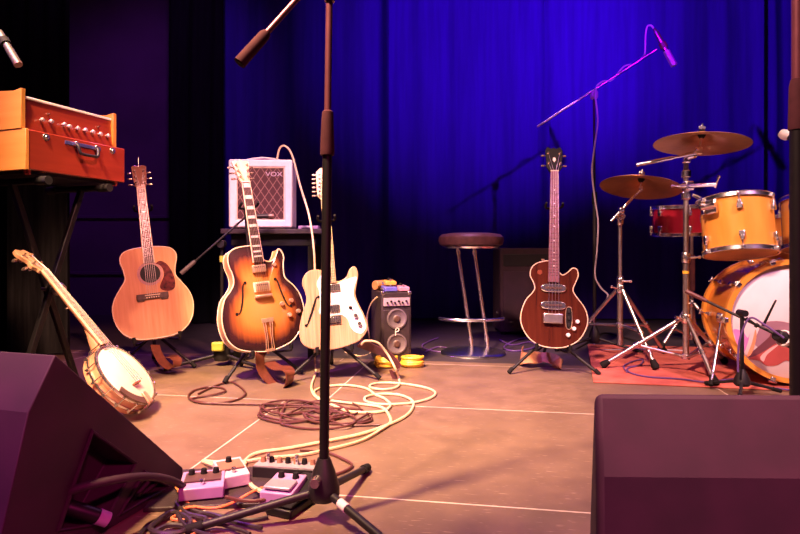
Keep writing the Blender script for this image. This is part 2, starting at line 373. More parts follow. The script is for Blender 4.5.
def drape(name, x0, x1, y, z0, z1, ma, label, amp=.045, wl=.3, seed=0, edge=0, cat='curtain'):
    r = random.Random(seed); ph = [r.uniform(0, 6) for _ in range(6)]
    nx = int((x1 - x0) / .015); nz = 14; mb = MB(); vs = []
    for th in (0, .008):
        for j in range(nz + 1):
            z = z0 + (z1 - z0) * j / nz
            for i in range(nx + 1):
                x = x0 + (x1 - x0) * i / nx
                k = x + .02 * math.sin(z * 1.1 + x * 3 + ph[5])
                o = amp * (math.sin(2 * pi * k / wl + 1.6 * math.sin(k * 2.1 + ph[0]) + ph[1]) * (.55 + .45 * math.sin(k * 1.3 + ph[2]))
                           + .3 * math.sin(2 * pi * k / (wl * .47) + ph[3] + math.sin(k * 2.7)) + .08 * math.sin(2 * pi * k / (wl * .23) + ph[4]))
                if edge: o -= edge * math.exp(-((x1 - x) / .05) ** 2)
                vs.append((x, y + o + th, z))
    n1 = (nx + 1) * (nz + 1); fs = []
    for b, flip in ((0, False), (n1, True)):
        for j in range(nz):
            for i in range(nx):
                q = [b + j * (nx + 1) + i, b + j * (nx + 1) + i + 1, b + (j + 1) * (nx + 1) + i + 1, b + (j + 1) * (nx + 1) + i]
                fs.append(q[::-1] if flip else q)
    rim = [i for i in range(nx + 1)] + [j * (nx + 1) + nx for j in range(1, nz + 1)] + [nz * (nx + 1) + i for i in range(nx - 1, -1, -1)] + [j * (nx + 1) for j in range(nz - 1, 0, -1)]
    for a, b in zip(rim, rim[1:] + rim[:1]): fs.append([a, b, b + n1, a + n1])
    mb.add(vs, fs)
    return solo(mb, name, ma, label, cat, ((x0 + x1) / 2, y, 0), smooth=75)

drape('stage_curtain', -1.9, -.10, 5.28, .01, 4.3, 'curtain', 'blue velvet curtain panel fading to black behind the white amplifier', .02, .36, 3, .09)
drape('stage_curtain', -.14, 1.38, 5.34, .01, 4.3, 'curtain', 'bright blue curtain panel behind the combo amplifier and bar stool', .021, .38, 8, .09)
drape('stage_curtain', 1.34, 3.36, 5.3, .01, 4.3, 'curtain', 'bright blue curtain panel behind the cymbals and overhead microphone', .014, .44, 15, .03)
drape('stage_curtain', 3.3, 4.28, 5.36, .01, 4.3, 'curtain', 'blue curtain panel behind the amber tom at the stage side', .024, .32, 21)
drape('stage_drape', -2.03, -1.56, 5.02, .01, 4.3, 'drape', 'narrow black drape hanging between purple wall and blue curtain', .03, .2, 5)
drape('stage_drape', -3.2, -2.10, 3.62, .01, 4.3, 'drape', 'black side drape hanging behind the red wooden harmonium', .03, .25, 9)
drape('stage_drape', -2.42, -2.06, 3.52, .01, 1.5, 'drapelit', 'short drape panel, grey green for faint light, behind the crossed keyboard stand', .012, .25, 19)

# wall panelling on the purple back wall
for k, z in enumerate((.42, .98)):
    structure(MB().box((-2.75, 5.69, z), (1.5, .03, .035)), f'trim_{k + 1}', 'wall', bevel=.006)

# ---------------------------------------------------------------- floor monitors
PROF = [(0, 0), (.085, .327), (.147, .431), (.552, .047), (.552, 0)]
eS = V((.295, .955, 0)).normalized(); eW = V((-eS.y, eS.x, 0)); D0 = V((-.763, 1.05, 0))
ML = Matrix((eS, eW, V((0, 0, 1)))).transposed().to_4x4(); ML.translation = D0
TL = thing('floor_monitor', 'black wedge floor monitor with side jack panel beside the guitar pedals', 'floor monitor', ML)
def cutter(pts, depth):
    mb = MB(); n = len(pts)
    vs = [V((p[0], -.02, p[1])) for p in pts] + [V((p[0], depth, p[1])) for p in pts]
    mb.add(vs, [tuple(range(n)), tuple(range(n, 2 * n))[::-1]] + [(i, (i + 1) % n, n + (i + 1) % n, n + i) for i in range(n)])
    return mb.build('cut', 'black')
def sz(px, py):
    p = ML.inverted() @ hit(px, py, D0, eW); return (p.x, max(p.z, .022))
cab = MB(); n = len(PROF)
cab.add([V((p[0], y, p[1])) for y in (0, .62) for p in PROF], [tuple(range(n)), tuple(range(n, 2 * n))[::-1]] + [(i, (i + 1) % n, n + (i + 1) % n, n + i) for i in range(n)])
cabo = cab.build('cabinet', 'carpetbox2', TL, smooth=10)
R1 = [sz(91.5, 431), sz(135, 463), sz(103, 552), sz(58, 530)]
R2 = [sz(144, 472), sz(168, 490), sz(150, 560), sz(119, 548)]
cuts = [cutter(R1, .085), cutter(R2, .03)]
for c in cuts:
    c.matrix_world = ML
    md = cabo.modifiers.new('b', 'BOOLEAN'); md.object = c; md.operation = 'DIFFERENCE'; md.solver = 'EXACT'
dg = bpy.context.evaluated_depsgraph_get()
me = bpy.data.meshes.new_from_object(cabo.evaluated_get(dg)); cabo.modifiers.clear(); cabo.data = me
for c in cuts: bpy.data.objects.remove(c)
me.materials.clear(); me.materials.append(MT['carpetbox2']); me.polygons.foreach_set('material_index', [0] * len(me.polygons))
bv = cabo.modifiers.new('bevel', 'BEVEL'); bv.width = .009; bv.segments = 3; bv.limit_method = 'ANGLE'; bv.angle_limit = math.radians(35)
def ring(R, name, off=.004):
    mb = MB(); c = V((sum(p[0] for p in R) / 4, 0, sum(p[1] for p in R) / 4)); pts = []
    mb.tube(crm([V((p[0], -.001, p[1])) for p in R], 1, True), .006, 6, True)
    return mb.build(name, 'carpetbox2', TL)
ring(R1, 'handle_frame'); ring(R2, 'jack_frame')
for t in (.3, .55, .8):
    a, b = V((R2[0][0], 0, R2[0][1])), V((R2[3][0], 0, R2[3][1])); c, d = V((R2[1][0], 0, R2[1][1])), V((R2[2][0], 0, R2[2][1]))
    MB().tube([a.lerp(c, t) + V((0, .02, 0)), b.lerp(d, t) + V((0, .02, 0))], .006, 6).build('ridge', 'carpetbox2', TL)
# grille on the hidden baffle
gm = frame((.35, .31, .239), (.688, 0, .726), (0, 1, 0))
MB().box((0, 0, .006), (.52, .46, .012), gm).build('grille', 'blackmetal', TL, bevel=.004)

def pl(px, py, off=0.): return hit(px, py, D0, eW) - eW * off
cb = thing('speaker_cable', 'thick black speaker cable looping out of the wedge monitor side', 'cable', pl(95, 517, -.03))
MB().tube([pl(64, 503, -.07), pl(82, 511, -.01), pl(92, 515.5, .02)], [.017, .017, .016], 14).build('plug', 'black', cb, world=True, bevel=.002)
MB().tube([pl(91, 515, .018), pl(97, 518, .03)], [.0172, .0165], 14).build('plug_ring', 'lilac', cb, world=True, label='pale lilac end ring of the plug')
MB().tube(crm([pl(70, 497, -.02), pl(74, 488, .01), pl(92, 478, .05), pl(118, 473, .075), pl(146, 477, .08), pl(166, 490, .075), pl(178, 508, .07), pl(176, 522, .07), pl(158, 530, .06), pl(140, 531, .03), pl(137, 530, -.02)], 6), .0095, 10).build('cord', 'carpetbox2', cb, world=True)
MB().tube([pl(128, 536, -.02), pl(140, 530, .045)], [.014, .012], 12).build('plug', 'blackmetal', cb, world=True)

# near monitor seen from behind; its sides taper towards the baffle
TR = thing('floor_monitor', 'black wedge floor monitor standing in front of the red drum rug', 'floor monitor', (.59, .715, 0))
mb = MB(); PY = [(0, 0), (.085, .327), (.158, .431), (.552, .047), (.552, 0)]
vs = []
for sgn in (0, 1):
    for s_, z_ in PY:
        y = .715 + s_; xl = .302 + .317 * (y - .873); xr = .922 - .317 * (y - .873)
        vs.append(V((xl if sgn == 0 else xr, y + (.012 if sgn == 0 else -.004), z_)))
mb.add(vs, [tuple(range(5)), tuple(range(5, 10))[::-1]] + [(i, (i + 1) % 5, 5 + (i + 1) % 5, 5 + i) for i in range(5)])
o = mb.build('cabinet', 'carpetbox', TR, world=True, bevel=.012, smooth=10); o.modifiers['bevel'].segments = 3
gm = frame((.612, 1.07, .2455), (0, .697, .715), (1, 0, 0))
MB().box((0, 0, .006), (.34, .44, .012), gm).build('grille', 'blackmetal', TR, world=True, bevel=.004)

# ---------------------------------------------------------------- microphone stands
def foot_leg(T, c, ang, L, z0, r=.009, foot=True, mats=('blackmetal', 'rubber'), r0=.03):
    d = V((math.cos(ang), math.sin(ang), 0)); c = V(c)
    a = c + d * r0 + V((0, 0, z0)); b = c + d * L + V((0, 0, .012))
    lg = MB().tube([a, b], r, 10).build('leg', mats[0], T, world=True)
    if foot:
        e = (b - a).normalized()
        MB().tube([b - e * .035, b + e * .004], [r * 1.35, r * 1.3], 10).build('rubber_foot', mats[1], lg, world=True)
    return lg

def boom_arm(T, tail, head, ma, grip=True, r=.006, gr=.012, gm='mauvegrip', cap=True):
    tail, head = V(tail), V(head); e = (head - tail).normalized()
    bo = MB().tube([tail, head], r, 10).build('boom_arm', ma, T, world=True)
    if grip:
        MB().tube([tail - e * .02, tail + e * .0, tail + e * .07, tail + e * .08], [gr, gr, gr * .93, gr * .7], 14).build('boom_grip', gm, bo, world=True)
        if cap: MB().tube([tail - e * .0215, tail - e * .0195], [gr * .72, gr * .72], 14).build('end_cap', 'rubber', bo, world=True)
    return bo

# the near boom stand
B = V((-.183, 1.372, 0)); T = thing('microphone_stand', 'tall black boom microphone stand beside the guitar pedals, boom pointing up', 'microphone stand', B)
MB().lathe([(0, .05), (.028, .05), (.038, .062), (.038, .08), (.027, .118), (.018, .142), (.015, .15), (0, .15)], Matrix.Translation(B), 20).build('hub', 'blackmetal', T, world=True)
MB().tube([B + V((-.012, -.022, .106)), B + V((-.016, -.048, .106))], [.012, .011], 14).build('lock_knob', 'nickel', T, world=True)
for a in (73.8, 193.8, -46.2): lg = foot_leg(T, B, math.radians(a), .31, .068, .0095)
d = V((math.cos(math.radians(-46.2)), math.sin(math.radians(-46.2)), 0)); q = B + d * .062 + V((0, 0, .0615)); q2 = B + d * .088 + V((0, 0, .0562))
MB().tube([q, q2], .0112, 12).build('pale_band', 'white', T, world=True)
MB().tube([B + V((.0, 0, .14)), B + V((.008, 0, .9))], .0118, 16).build('lower_tube', 'black', T, world=True)
MB().tube([B + V((.008, 0, .878)), B + V((.008, 0, .885)), B + V((.0085, 0, .965)), B + V((.009, 0, .982)), B + V((.009, 0, .986))], [.0165, .0175, .0145, .0135, .009], 18).build('clutch', 'mauvegrip', T, world=True)
MB().tube([B + V((.009, 0, .98)), B + V((.014, 0, 1.33))], .0085, 14).build('upper_tube', 'rodpink', T, world=True)
MB().tube([B + V((.0135, 0, 1.248)), B + V((.0135, 0, 1.256))], .0125, 14).build('thread_collar', 'rodpink', T, world=True)
J = B + V((.014, 0, 1.345)); bt = at(245, 57, 1.285)
MB().tube([J + V((-.018, 0, 0)), J + V((.024, 0, 0))], .016, 14).build('boom_joint', 'blackmetal', T, world=True)
boom_arm(T, bt, J + (J - bt) * 1.6 + V((0, .012, 0)), 'rodpink', True, .007, .0145)
bh = J + (J - bt) * 1.6 + V((0, .012, 0))
T = thing('microphone', 'vocal microphone in the clip of the tall boom stand', 'microphone', bh)
e = (J - bt).normalized()
MB().tube([bh + e * .0, bh + e * .03], .016, 12).build('clip', 'black', T, world=True)
MB().tube([bh + e * .02, bh + e * .17], [.011, .019], 14).build('body', 'blackmetal', T, world=True)
MB().lathe([(0, .05), (.018, .044), (.026, .026), (.025, .008), (.019, 0), (0, 0)], frame(bh + e * .168, e), 16).build('grille', 'nickel', T, world=True)

# stand behind the near right monitor
B = V((.972, 1.395, 0)); T = thing('microphone_stand', 'thick black microphone stand rising behind the front wedge at stage edge', 'microphone stand', B)
MB().lathe([(0, .045), (.034, .045), (.046, .062), (.045, .085), (.03, .14), (.019, .185), (.016, .2), (0, .2)], Matrix.Translation(B), 20).build('hub', 'blackmetal', T, world=True)
for a in (65, 185, -55): foot_leg(T, B, math.radians(a), .3, .082, .0105)
MB().tube([B + V((0, 0, .19)), B + V((0, 0, .95))], .0165, 16).build('lower_tube', 'black', T, world=True)
MB().tube([B + V((0, 0, .944)), B + V((0, 0, .952)), B + V((0, 0, 1.05)), B + V((0, 0, 1.068))], [.0185, .0195, .0175, .014], 18).build('clutch', 'mauvegrip', T, world=True)
MB().tube([B + V((0, 0, 1.06)), B + V((0, 0, 1.5))], .0125, 14).build('upper_tube', 'rodpink', T, world=True)
T2 = thing('microphone', 'vocal microphone on top of the stand behind the front wedge', 'microphone', B + V((0, 0, 1.49)))
bh = B + V((0, 0, 1.5)); e = V((.3, .75, .5)).normalized()
MB().tube([bh, bh + e * .03], .016, 12).build('clip', 'black', T2, world=True)
MB().tube([bh + e * .01, bh + e * .16], [.011, .018], 14).build('body', 'blackmetal', T2, world=True)
MB().lathe([(0, .05), (.018, .044), (.026, .026), (.025, .008), (.019, 0), (0, 0)], frame(bh + e * .158, e), 16).build('grille', 'nickel', T2, world=True)

# pencil microphone over the harmonium
B = V((-1.75, 1.55, 0)); T = thing('microphone_stand', 'boom stand reaching in over the red wooden harmonium', 'microphone stand', B)
MB().lathe([(0, .03), (.03, .03), (.04, .05), (.03, .1), (.014, .14), (0, .14)], Matrix.Translation(B), 16).build('hub', 'blackmetal', T, world=True)
for a in (100, 220, -20): foot_leg(T, B, math.radians(a), .28, .06)
MB().tube([B + V((0, 0, .1)), B + V((0, 0, 1.5))], .01, 12).build('tube', 'blackmetal', T, world=True)
mt, mh = at(-1, 32, 1.72), at(18.5, 65, 1.70); mm = mt.lerp(mh, .3)
boom_arm(T, B + V((-.4, -.1, 1.62)), mm + V((-.02, 0, .006)), 'blackmetal')
MB().tube([B + V((-.02, .0, 1.5)), B + V((.02, .0, 1.53))], .018, 12).build('boom_joint', 'blackmetal', T, world=True)
T = thing('microphone', 'silver pencil microphone hanging above the red wooden harmonium', 'microphone', mm)
MB().tube([mt, mt.lerp(mh, .55)], .0105, 14).build('body', 'greymetal', T, world=True)
MB().tube([mt.lerp(mh, .53), mt.lerp(mh, .95)], .0115, 14).build('capsule', 'greymetal', T, world=True)
MB().tube([mt.lerp(mh, .94), mh], [.0125, .012], 14).build('grille', 'darkrim', T, world=True)
MB().tube([mt.lerp(mh, .22), mt.lerp(mh, .36)], .0145, 14).build('clip', 'rubber', T, world=True)

# ---------------------------------------------------------------- harmonium on its X stand
e1 = V((.347, .938, 0)).normalized(); e2 = V((-e1.y, e1.x, 0))
HM = Matrix((e1, e2, V((0, 0, 1)))).transposed().to_4x4(); HM.translation = at(25.5, 169, 2.1)
T = thing('harmonium', 'red wooden harmonium with amber end panel resting on crossed stand', 'harmonium', HM)
LEN, DEP = .458, .30
MB().box((LEN / 2 + .006, DEP / 2, .075), (LEN - .012, DEP, .15)).build('lower_case', 'redwood', T, bevel=.004)
MB().box((.006, DEP / 2, .075), (.014, DEP + .004, .152)).build('end_panel', 'orangewood', T, bevel=.002, label='amber end panel of the lower case')
MB().box((LEN / 2, DEP / 2, -.006), (LEN - .04, DEP - .04, .012)).build('base_board', 'black', T)
UL = .415
MB().add([V(p) for p in ((0.014, .024, .151), (UL, .024, .151), (UL, .034, .268), (.014, .034, .268), (.014, DEP - .01, .151), (UL, DEP - .01, .151), (UL, DEP - .01, .255), (.014, DEP - .01, .255))],
         [(0, 1, 2, 3), (5, 4, 7, 6), (3, 2, 6, 7), (0, 4, 5, 1), (1, 5, 6, 2), (0, 3, 7, 4)]).build('upper_case', 'redwood', T, bevel=.002)
for x in (.004, UL + .004):
    pr = [(.018, .151), (DEP, .151), (DEP, .295), (.20, .297), (.17, .291), (.13, .299), (.06, .294), (.018, .301)]
    MB().prism(pr, x - .008, x + .010, Matrix(((0, 0, 1, 0), (1, 0, 0, 0), (0, 1, 0, 0), (0, 0, 0, 1)))).build('cheek', 'orangewood', T, bevel=.002, label='amber cheek of the upper case')
MB().box((UL / 2 + .006, .037, .273), (UL - .016, .016, .01)).build('front_rail', 'white', T, bevel=.002, label='pale rail along the top edge')
MB().box((UL / 2 + .006, .17, .272), (UL - .02, .20, .02)).build('key_lid', 'redwood', T, bevel=.004)
iv = HM.inverted()
def onface(cx, cy, yl):
    return iv @ hit(cx / 4.107, 70 + cy / 4.107, HM @ V((0, yl, 0)), e2)
for c in ((165, 205), (203, 212), (256, 224), (278, 232), (312, 240), (343, 247), (374, 254), (405, 263), (436, 270)):
    p = onface(*c, .026)
    MB().lathe([(0, .019), (.006, .018), (.0085, .013), (.007, .008), (.0035, .005), (.0035, -.002), (0, -.002)], frame(p, (0, -1, 0)), 14).build('stop_knob', 'panelpink', T)
for c in ((195, 182), (400, 233)):
    p = onface(*c, .03)
    MB().tube([p, p + V((0, -.012, 0))], .003, 8).build('pin', 'nickel', T)
for c in ((190, 276), (462, 332)):
    p = onface(*c, 0)
    MB().lathe([(0, .006), (.005, .006), (.007, .003), (.0135, .002), (.0145, 0), (0, 0)], frame(p, (0, -1, 0)), 16).build('rosette', 'nickel', T)
a, b = onface(266, 297, 0), onface(411, 324, 0); z = (a.z + b.z) / 2
hp = MB().box(((a.x + b.x) / 2, -.002, z), (b.x - a.x, .005, .014)).build('handle_plate', 'bluemetal', T, bevel=.001)
c, d = onface(305, 302, 0), onface(388, 318, 0)
MB().tube(crm([V((c.x, -.004, z)), V((c.x, -.02, z - .008)), V((c.x + .006, -.026, z - .034)), V((c.x + .02, -.027, z - .04)), V((d.x - .02, -.027, z - .04)), V((d.x - .006, -.026, z - .034)), V((d.x, -.02, z - .008)), V((d.x, -.004, z))], 5), .0065, 10).build('carry_handle', 'blackmetal', T)
for p in (c, d):
    MB().box((p.x, -.009, z), (.016, .014, .018)).build('handle_bracket', 'chrome', T, bevel=.003)
for x, y in ((.03, .03), (LEN - .03, .03), (.03, DEP - .03), (LEN - .03, DEP - .03)):
    MB().lathe([(0, -.016), (.011, -.016), (.013, -.002), (.013, .0), (0, 0)], Matrix.Translation((x, y, 0)), 12).build('foot', 'redwheel', T)

C = HM @ V((LEN / 2 - .02, DEP / 2, 0)); C.z = 0
KM = Matrix((e1, e2, V((0, 0, 1)))).transposed().to_4x4(); KM.translation = C
T = thing('keyboard_stand', 'black crossed keyboard stand under the red harmonium', 'keyboard stand', KM)
zt = HM.translation.z - .034; zp = .49
for sgn, y in ((1, -.02), (-1, .02)):
    mb = MB().tube([V((sgn * .14, y, zt)), V((-sgn * .165, y, .03))], .016, 4); mb.build('cross_leg', 'black', T, bevel=.003)
    tb = MB().tube([V((sgn * .14, -.17, zt)), V((sgn * .14, .17, zt))], .014, 8).build('top_bar', 'black', T)
    for yy in (-.15, .15): MB().tube([V((sgn * .14, yy - .03, zt)), V((sgn * .14, yy + .03, zt))], .0175, 10).build('rubber_sleeve', 'rubber', tb)
    fb = MB().tube([V((-sgn * .165, -.2, .022)), V((-sgn * .165, .2, .022))], .014, 8).build('foot_bar', 'black', T)
    for yy in (-.19, .19): MB().tube([V((-sgn * .165, yy - .02, .0205)), V((-sgn * .165, yy + .02, .0205))], .0185, 10).build('rubber_foot', 'rubber', fb)
MB().lathe([(0, .05), (.02, .048), (.028, .034), (.026, .018), (.01, .012), (.01, -.06), (0, -.06)], frame((0, -.03, zp), (0, -1, 0)), 18).build('pivot_knob', 'chromeworn', T)
# ---------------------------------------------------------------- guitars
def gframe(pos, lean, yaw, roll):
    a = math.radians(lean)
    M = Matrix.Rotation(math.radians(yaw), 4, 'Z') @ Matrix.Rotation(pi / 2 - a, 4, 'X') @ Matrix.Rotation(math.radians(roll), 4, 'Z')
    return Matrix.Translation(pos) @ M

def head_frame(y1, z, tilt):
    return Matrix.Translation((0, y1, z)) @ Matrix.Rotation(-math.radians(tilt), 4, 'X')

def guitar_neck(T, y0, y1, yb, zf, w0, w1, nfr, head, tilt, tuners, fbm, neckm, headm, inlay, nstr, inlaym='pearl', bind='cream', headth=.015, tree=0.):
    th = .006
    # fretboard with frets and inlays
    mb = MB()
    def wid(y): return w1 + (w0 - w1) * (y1 - y) / (y1 - y0)
    mb.add([V((sx * wid(y) / 2, y, z)) for y in (y0, y1) for sx in (-1, 1) for z in (zf - th, zf)], [(0, 2, 3, 1), (4, 5, 7, 6), (0, 1, 5, 4), (2, 6, 7, 3), (1, 3, 7, 5), (0, 4, 6, 2)], 0)
    for sx in (-1, 1):
        if bind: mb.add([V((sx * (wid(y) / 2 + o), y, z)) for y in (y0, y1) for o in (-.0028, .0005) for z in (zf - th - .001, zf + .0007)], [(0, 2, 3, 1), (4, 5, 7, 6), (0, 1, 5, 4), (2, 6, 7, 3), (1, 3, 7, 5), (0, 4, 6, 2)], 2)
    S = y1 - yb; fy = [y1 - S * (1 - 2 ** (-k / 12)) for k in range(0, 25)]
    for k in range(1, nfr + 1):
        if fy[k] < y0 + .004: break
        mb.box((0, fy[k], zf + .0004), (wid(fy[k]) - .003, .0015, .0016), None, 3)
    for k in (1, 3, 5, 7, 9, 12, 15, 17, 19):
        if k > nfr or fy[k] < y0 + .004 or not inlay: continue
        yc = (fy[k] + fy[k - 1]) / 2; hh = fy[k - 1] - fy[k]
        if inlay == 'block': mb.box((0, yc, zf + .0002), (wid(yc) * .74, hh * .66, .001), None, 1)
        elif inlay == 'diamond' and k > 1: mb.prism([(-wid(yc) * .2, yc), (0, yc - hh * .17), (wid(yc) * .2, yc), (0, yc + hh * .17)], zf, zf + .0008, None, 1)
        elif inlay == 'dot' and k > 1: mb.lathe([(.0033, 0), (.0033, .0008), (0, .0008)], Matrix.Translation((0, yc, zf)), 10, 1)
    fb = mb.build('fretboard', [fbm, inlaym, bind or 'cream', 'nickel'], T)
    # neck back
    mb = MB(); ys = [y0 + .01, y0 + .08, (y0 + y1) / 2, y1 - .02, y1 + .01]; vs = []; n = 9
    for y in ys:
        ww = wid(y) / 2
        vs += [V((-ww * math.cos(pi * j / (n - 1)), y, zf - th - (.019 if y < y1 - .03 else .015) * math.sin(pi * j / (n - 1)))) for j in range(n)]
    fs = [(i * n + j, i * n + j + 1, i * n + n + j + 1, i * n + n + j) for i in range(len(ys) - 1) for j in range(n - 1)]
    fs += [(i * n + n - 1, i * n, i * n + n, i * n + 2 * n - 1) for i in range(len(ys) - 1)] + [tuple(range(n)), tuple(range((len(ys) - 1) * n, len(ys) * n))]
    mb.add(vs, fs); mb.build('neck', neckm, T, bevel=.002)
    MB().box((0, y1 + .002, zf - .001), (wid(y1), .005, .011)).build('nut', 'cream', T)
    HMx = head_frame(y1 + .003, zf - th, tilt)
    hd = MB().prism(head, -headth, 0.0, HMx).build('headstock', headm, T, bevel=.0015)
    for x, y, side in tuners:
        mb = MB()
        mb.tube([HMx @ V((x, y, -headth - .003)), HMx @ V((x, y, .014))], .0042, 8)
        mb.lathe([(0, .004), (.007, .004), (.008, 0), (0, 0)], HMx @ Matrix.Translation((x, y, 0)), 10)
        mb.tube([HMx @ V((x, y, -headth - .008)), HMx @ V((x + side * .022, y, -headth - .008))], .0028, 8)
        mb.box((x, y, -headth - .007), (.014, .018, .012), HMx)
        mb.lathe([(0, -.011), (.0085, -.009), (.0095, 0), (.0085, .009), (0, .011)], frame(HMx @ V((x + side * .028, y, -headth - .008)), HMx.to_3x3() @ V((side, 0, 0))) @ Matrix.Diagonal((.55, 1, 1, 1)), 10)
        mb.build('tuning_peg', 'tuner', hd)
    for i in range(nstr):
        u = (i / (nstr - 1) - .5)
        x0, x1 = u * w0 * .9, u * w1 * .78
        tx, ty, _ = sorted(tuners, key=lambda t: (t[0] > 0, t[1] if t[0] < 0 else -t[1]))[i] if nstr == len(tuners) else (0, .05, 0)
        MB().tube([V((x0, yb, zf + .007)), V((x1, y1, zf + .0035)), HMx @ V((tx, ty, .006))], .0009 + .0004 * (nstr < 6), 5).build('string', 'string', T)
    return fb, hd

def scale_pts(pts, sx, sy): return [(p[0] * sx, p[1] * sy) for p in pts]
def smooth_outline(pts, k=6): return [(p.x, p.y) for p in crm([V((p[0], p[1], 0)) for p in pts], k, True)]
def binding(T, out, z, r, m, name='binding'):
    return MB().tube([V((p[0], p[1], z)) for p in out], r, 6, True).build(name, m, T)
class Dome:
    def __init__(s, out, c, z, arch): s.o, s.c, s.z, s.a = out, c, z, arch
    def frac(s, x, y):
        dx, dy = x - s.c[0], y - s.c[1]; L = math.hypot(dx, dy)
        if L < 1e-6: return 0
        best = 1e9; n = len(s.o)
        for i in range(n):
            ax, ay = s.o[i][0] - s.c[0], s.o[i][1] - s.c[1]; bx, by = s.o[(i + 1) % n][0] - s.c[0], s.o[(i + 1) % n][1] - s.c[1]
            ex, ey = bx - ax, by - ay; den = dx * ey - dy * ex
            if abs(den) < 1e-12: continue
            t = (ax * ey - ay * ex) / den; u = (ax * dy - ay * dx) / den
            if t > 0 and -1e-6 <= u <= 1 + 1e-6: best = min(best, t)
        return min(1, 1 / best)
    def h(s, x, y): return s.z + s.a * (1 - s.frac(x, y) ** 2)
    def mesh(s, mb, mi=0, rings=14):
        n = len(s.o); vs = []; at_ = []
        edge = lambda q: q
        for k in range(rings + 1):
            f = 1 - k / rings * .97
            for p in s.o: vs.append(V((s.c[0] + (p[0] - s.c[0]) * f, s.c[1] + (p[1] - s.c[1]) * f, s.z + s.a * (1 - f * f)))); at_.append(f)
        fs = [(k * n + i, k * n + (i + 1) % n, (k + 1) * n + (i + 1) % n, (k + 1) * n + i) for k in range(rings) for i in range(n)] + [tuple(rings * n + i for i in range(n))]
        b = len(mb.v); mb.add(vs, fs, mi); mb.attr['burst'] = [1.] * b + at_
def surf_strip(pts, ws, zf, t=.0012):
    mb = MB(); P = [V((p[0], p[1], zf(p[0], p[1]) + t)) for p in pts]
    return mb.ribbon(P, [V((0, 0, 1)).cross((P[min(i + 1, len(P) - 1)] - P[max(0, i - 1)])) for i in range(len(P))], ws, .002)
def fhole(T, pts, zf, w=.0085):
    c = [(p.x, p.y) for p in crm([V((p[0], p[1], 0)) for p in pts], 8)]; n = len(c)
    mb = surf_strip(c, [max(.0025, w * math.sin(pi * i / (n - 1)) ** .7) for i in range(n)], zf)
    for q in (c[0], c[-1]): mb.lathe([(.0075, 0), (.0075, .0022), (0, .0022)], Matrix.Translation((q[0], q[1], zf(*q))), 12)
    return mb.build('f_hole', 'black', T)
def humbucker(T, x, y, z, m='nickel', w=.068, d=.037, ringm=None, h=.011):
    p = MB().box((x, y, z + h / 2), (w, d, h)).build('pickup', m, T, bevel=.003)
    if ringm: MB().box((x, y, z + .002), (w + .016, d + .012, .005)).build('pickup_ring', ringm, p, bevel=.002)
    mb = MB()
    for i in range(6): mb.lathe([(.0025, 0), (.0025, .0008), (0, .0008)], Matrix.Translation((x + (i - 2.5) * w * .135, y + d * .2, z + h)), 8)
    mb.build('pole_pieces', 'chrome', p); return p
def knob(T, x, y, z, m, r=.011, h=.014, name='control_knob'):
    return MB().lathe([(0, h), (r * .8, h), (r, h * .75), (r * 1.05, 0), (0, 0)], Matrix.Translation((x, y, z)), 16).build(name, m, T)

# ---- acoustic
GA = gframe(at(157, 339, 3.08), 11, 24, 5.6)
T = thing('acoustic_guitar', 'natural spruce acoustic guitar with tortoiseshell pickguard leaning near the banjo', 'guitar', GA)
half = [(x * .90, y * .965) for x, y in [(.0, .0), (.10, .007), (.165, .04), (.204, .095), (.2175, .165), (.205, .228), (.168, .288), (.141, .325), (.136, .35), (.142, .39), (.153, .43), (.150, .462), (.125, .489), (.07, .502), (.0, .505)]]
out = smooth_outline(half + [(-x, y) for x, y in half[-2:0:-1]], 5)
TH = .105
MB().prism(out, 0, TH, None, 0, 1).build('body', ['spruce', 'mahog'], T, bevel=.003)
binding(T, out, TH - .001, .0032, 'cream'); binding(T, out, .001, .003, 'cream')
ys = .344
MB().lathe([(0, .0006), (.05, .0006), (.05, 0), (0, 0)], Matrix.Translation((0, ys, TH)), 28).build('sound_hole', 'black', T)
MB().lathe([(.0505, 0), (.0505, .0012), (.064, .0012), (.064, 0)], Matrix.Translation((0, ys, TH)), 32).build('rosette', 'rosering', T)
pg = smooth_outline([(x, y - .018) for x, y in [(.032, .412), (.055, .425), (.085, .405), (.108, .36), (.118, .31), (.112, .272), (.085, .258), (.052, .266), (.04, .285), (.052, .315), (.066, .345), (.064, .378), (.05, .402)]], 5)
MB().prism(pg, TH, TH + .0016).build('pickguard', 'pick', T)
br = MB().box((0, .222, TH + .005), (.155, .03, .01)); br.box((-.058, .216, TH + .004), (.035, .034, .008)); br.box((.058, .216, TH + .004), (.035, .034, .008))
bo = br.build('bridge', 'ebony', T, bevel=.003)
MB().box((0, .228, TH + .011), (.075, .004, .004)).build('saddle', 'cream', bo)
for i in range(6): MB().lathe([(0, .005), (.003, .004), (.0035, 0), (0, 0)], Matrix.Translation(((i - 2.5) * .0115, .216, TH + .01)), 8).build('bridge_pin', 'cream', bo)
guitar_neck(T, ys + .056, .815, .228, TH + .008, .056, .043, 18, [(-.024, 0), (.024, 0), (.034, .045), (.038, .132), (.02, .14), (0, .136), (-.02, .14), (-.038, .132), (-.034, .045)], 12,
            [(s * .022, y, s) for s in (-1, 1) for y in (.03, .066, .102)], 'ebony', 'neckwood', 'neckwood', 'diamond', 6)
HMx = head_frame(.818, TH + .002, 12)
MB().tube([HMx @ V((0.0, .125, .003)), HMx @ V((.004, .18, .015))], .0012, 5).build('string_end', 'string', T)

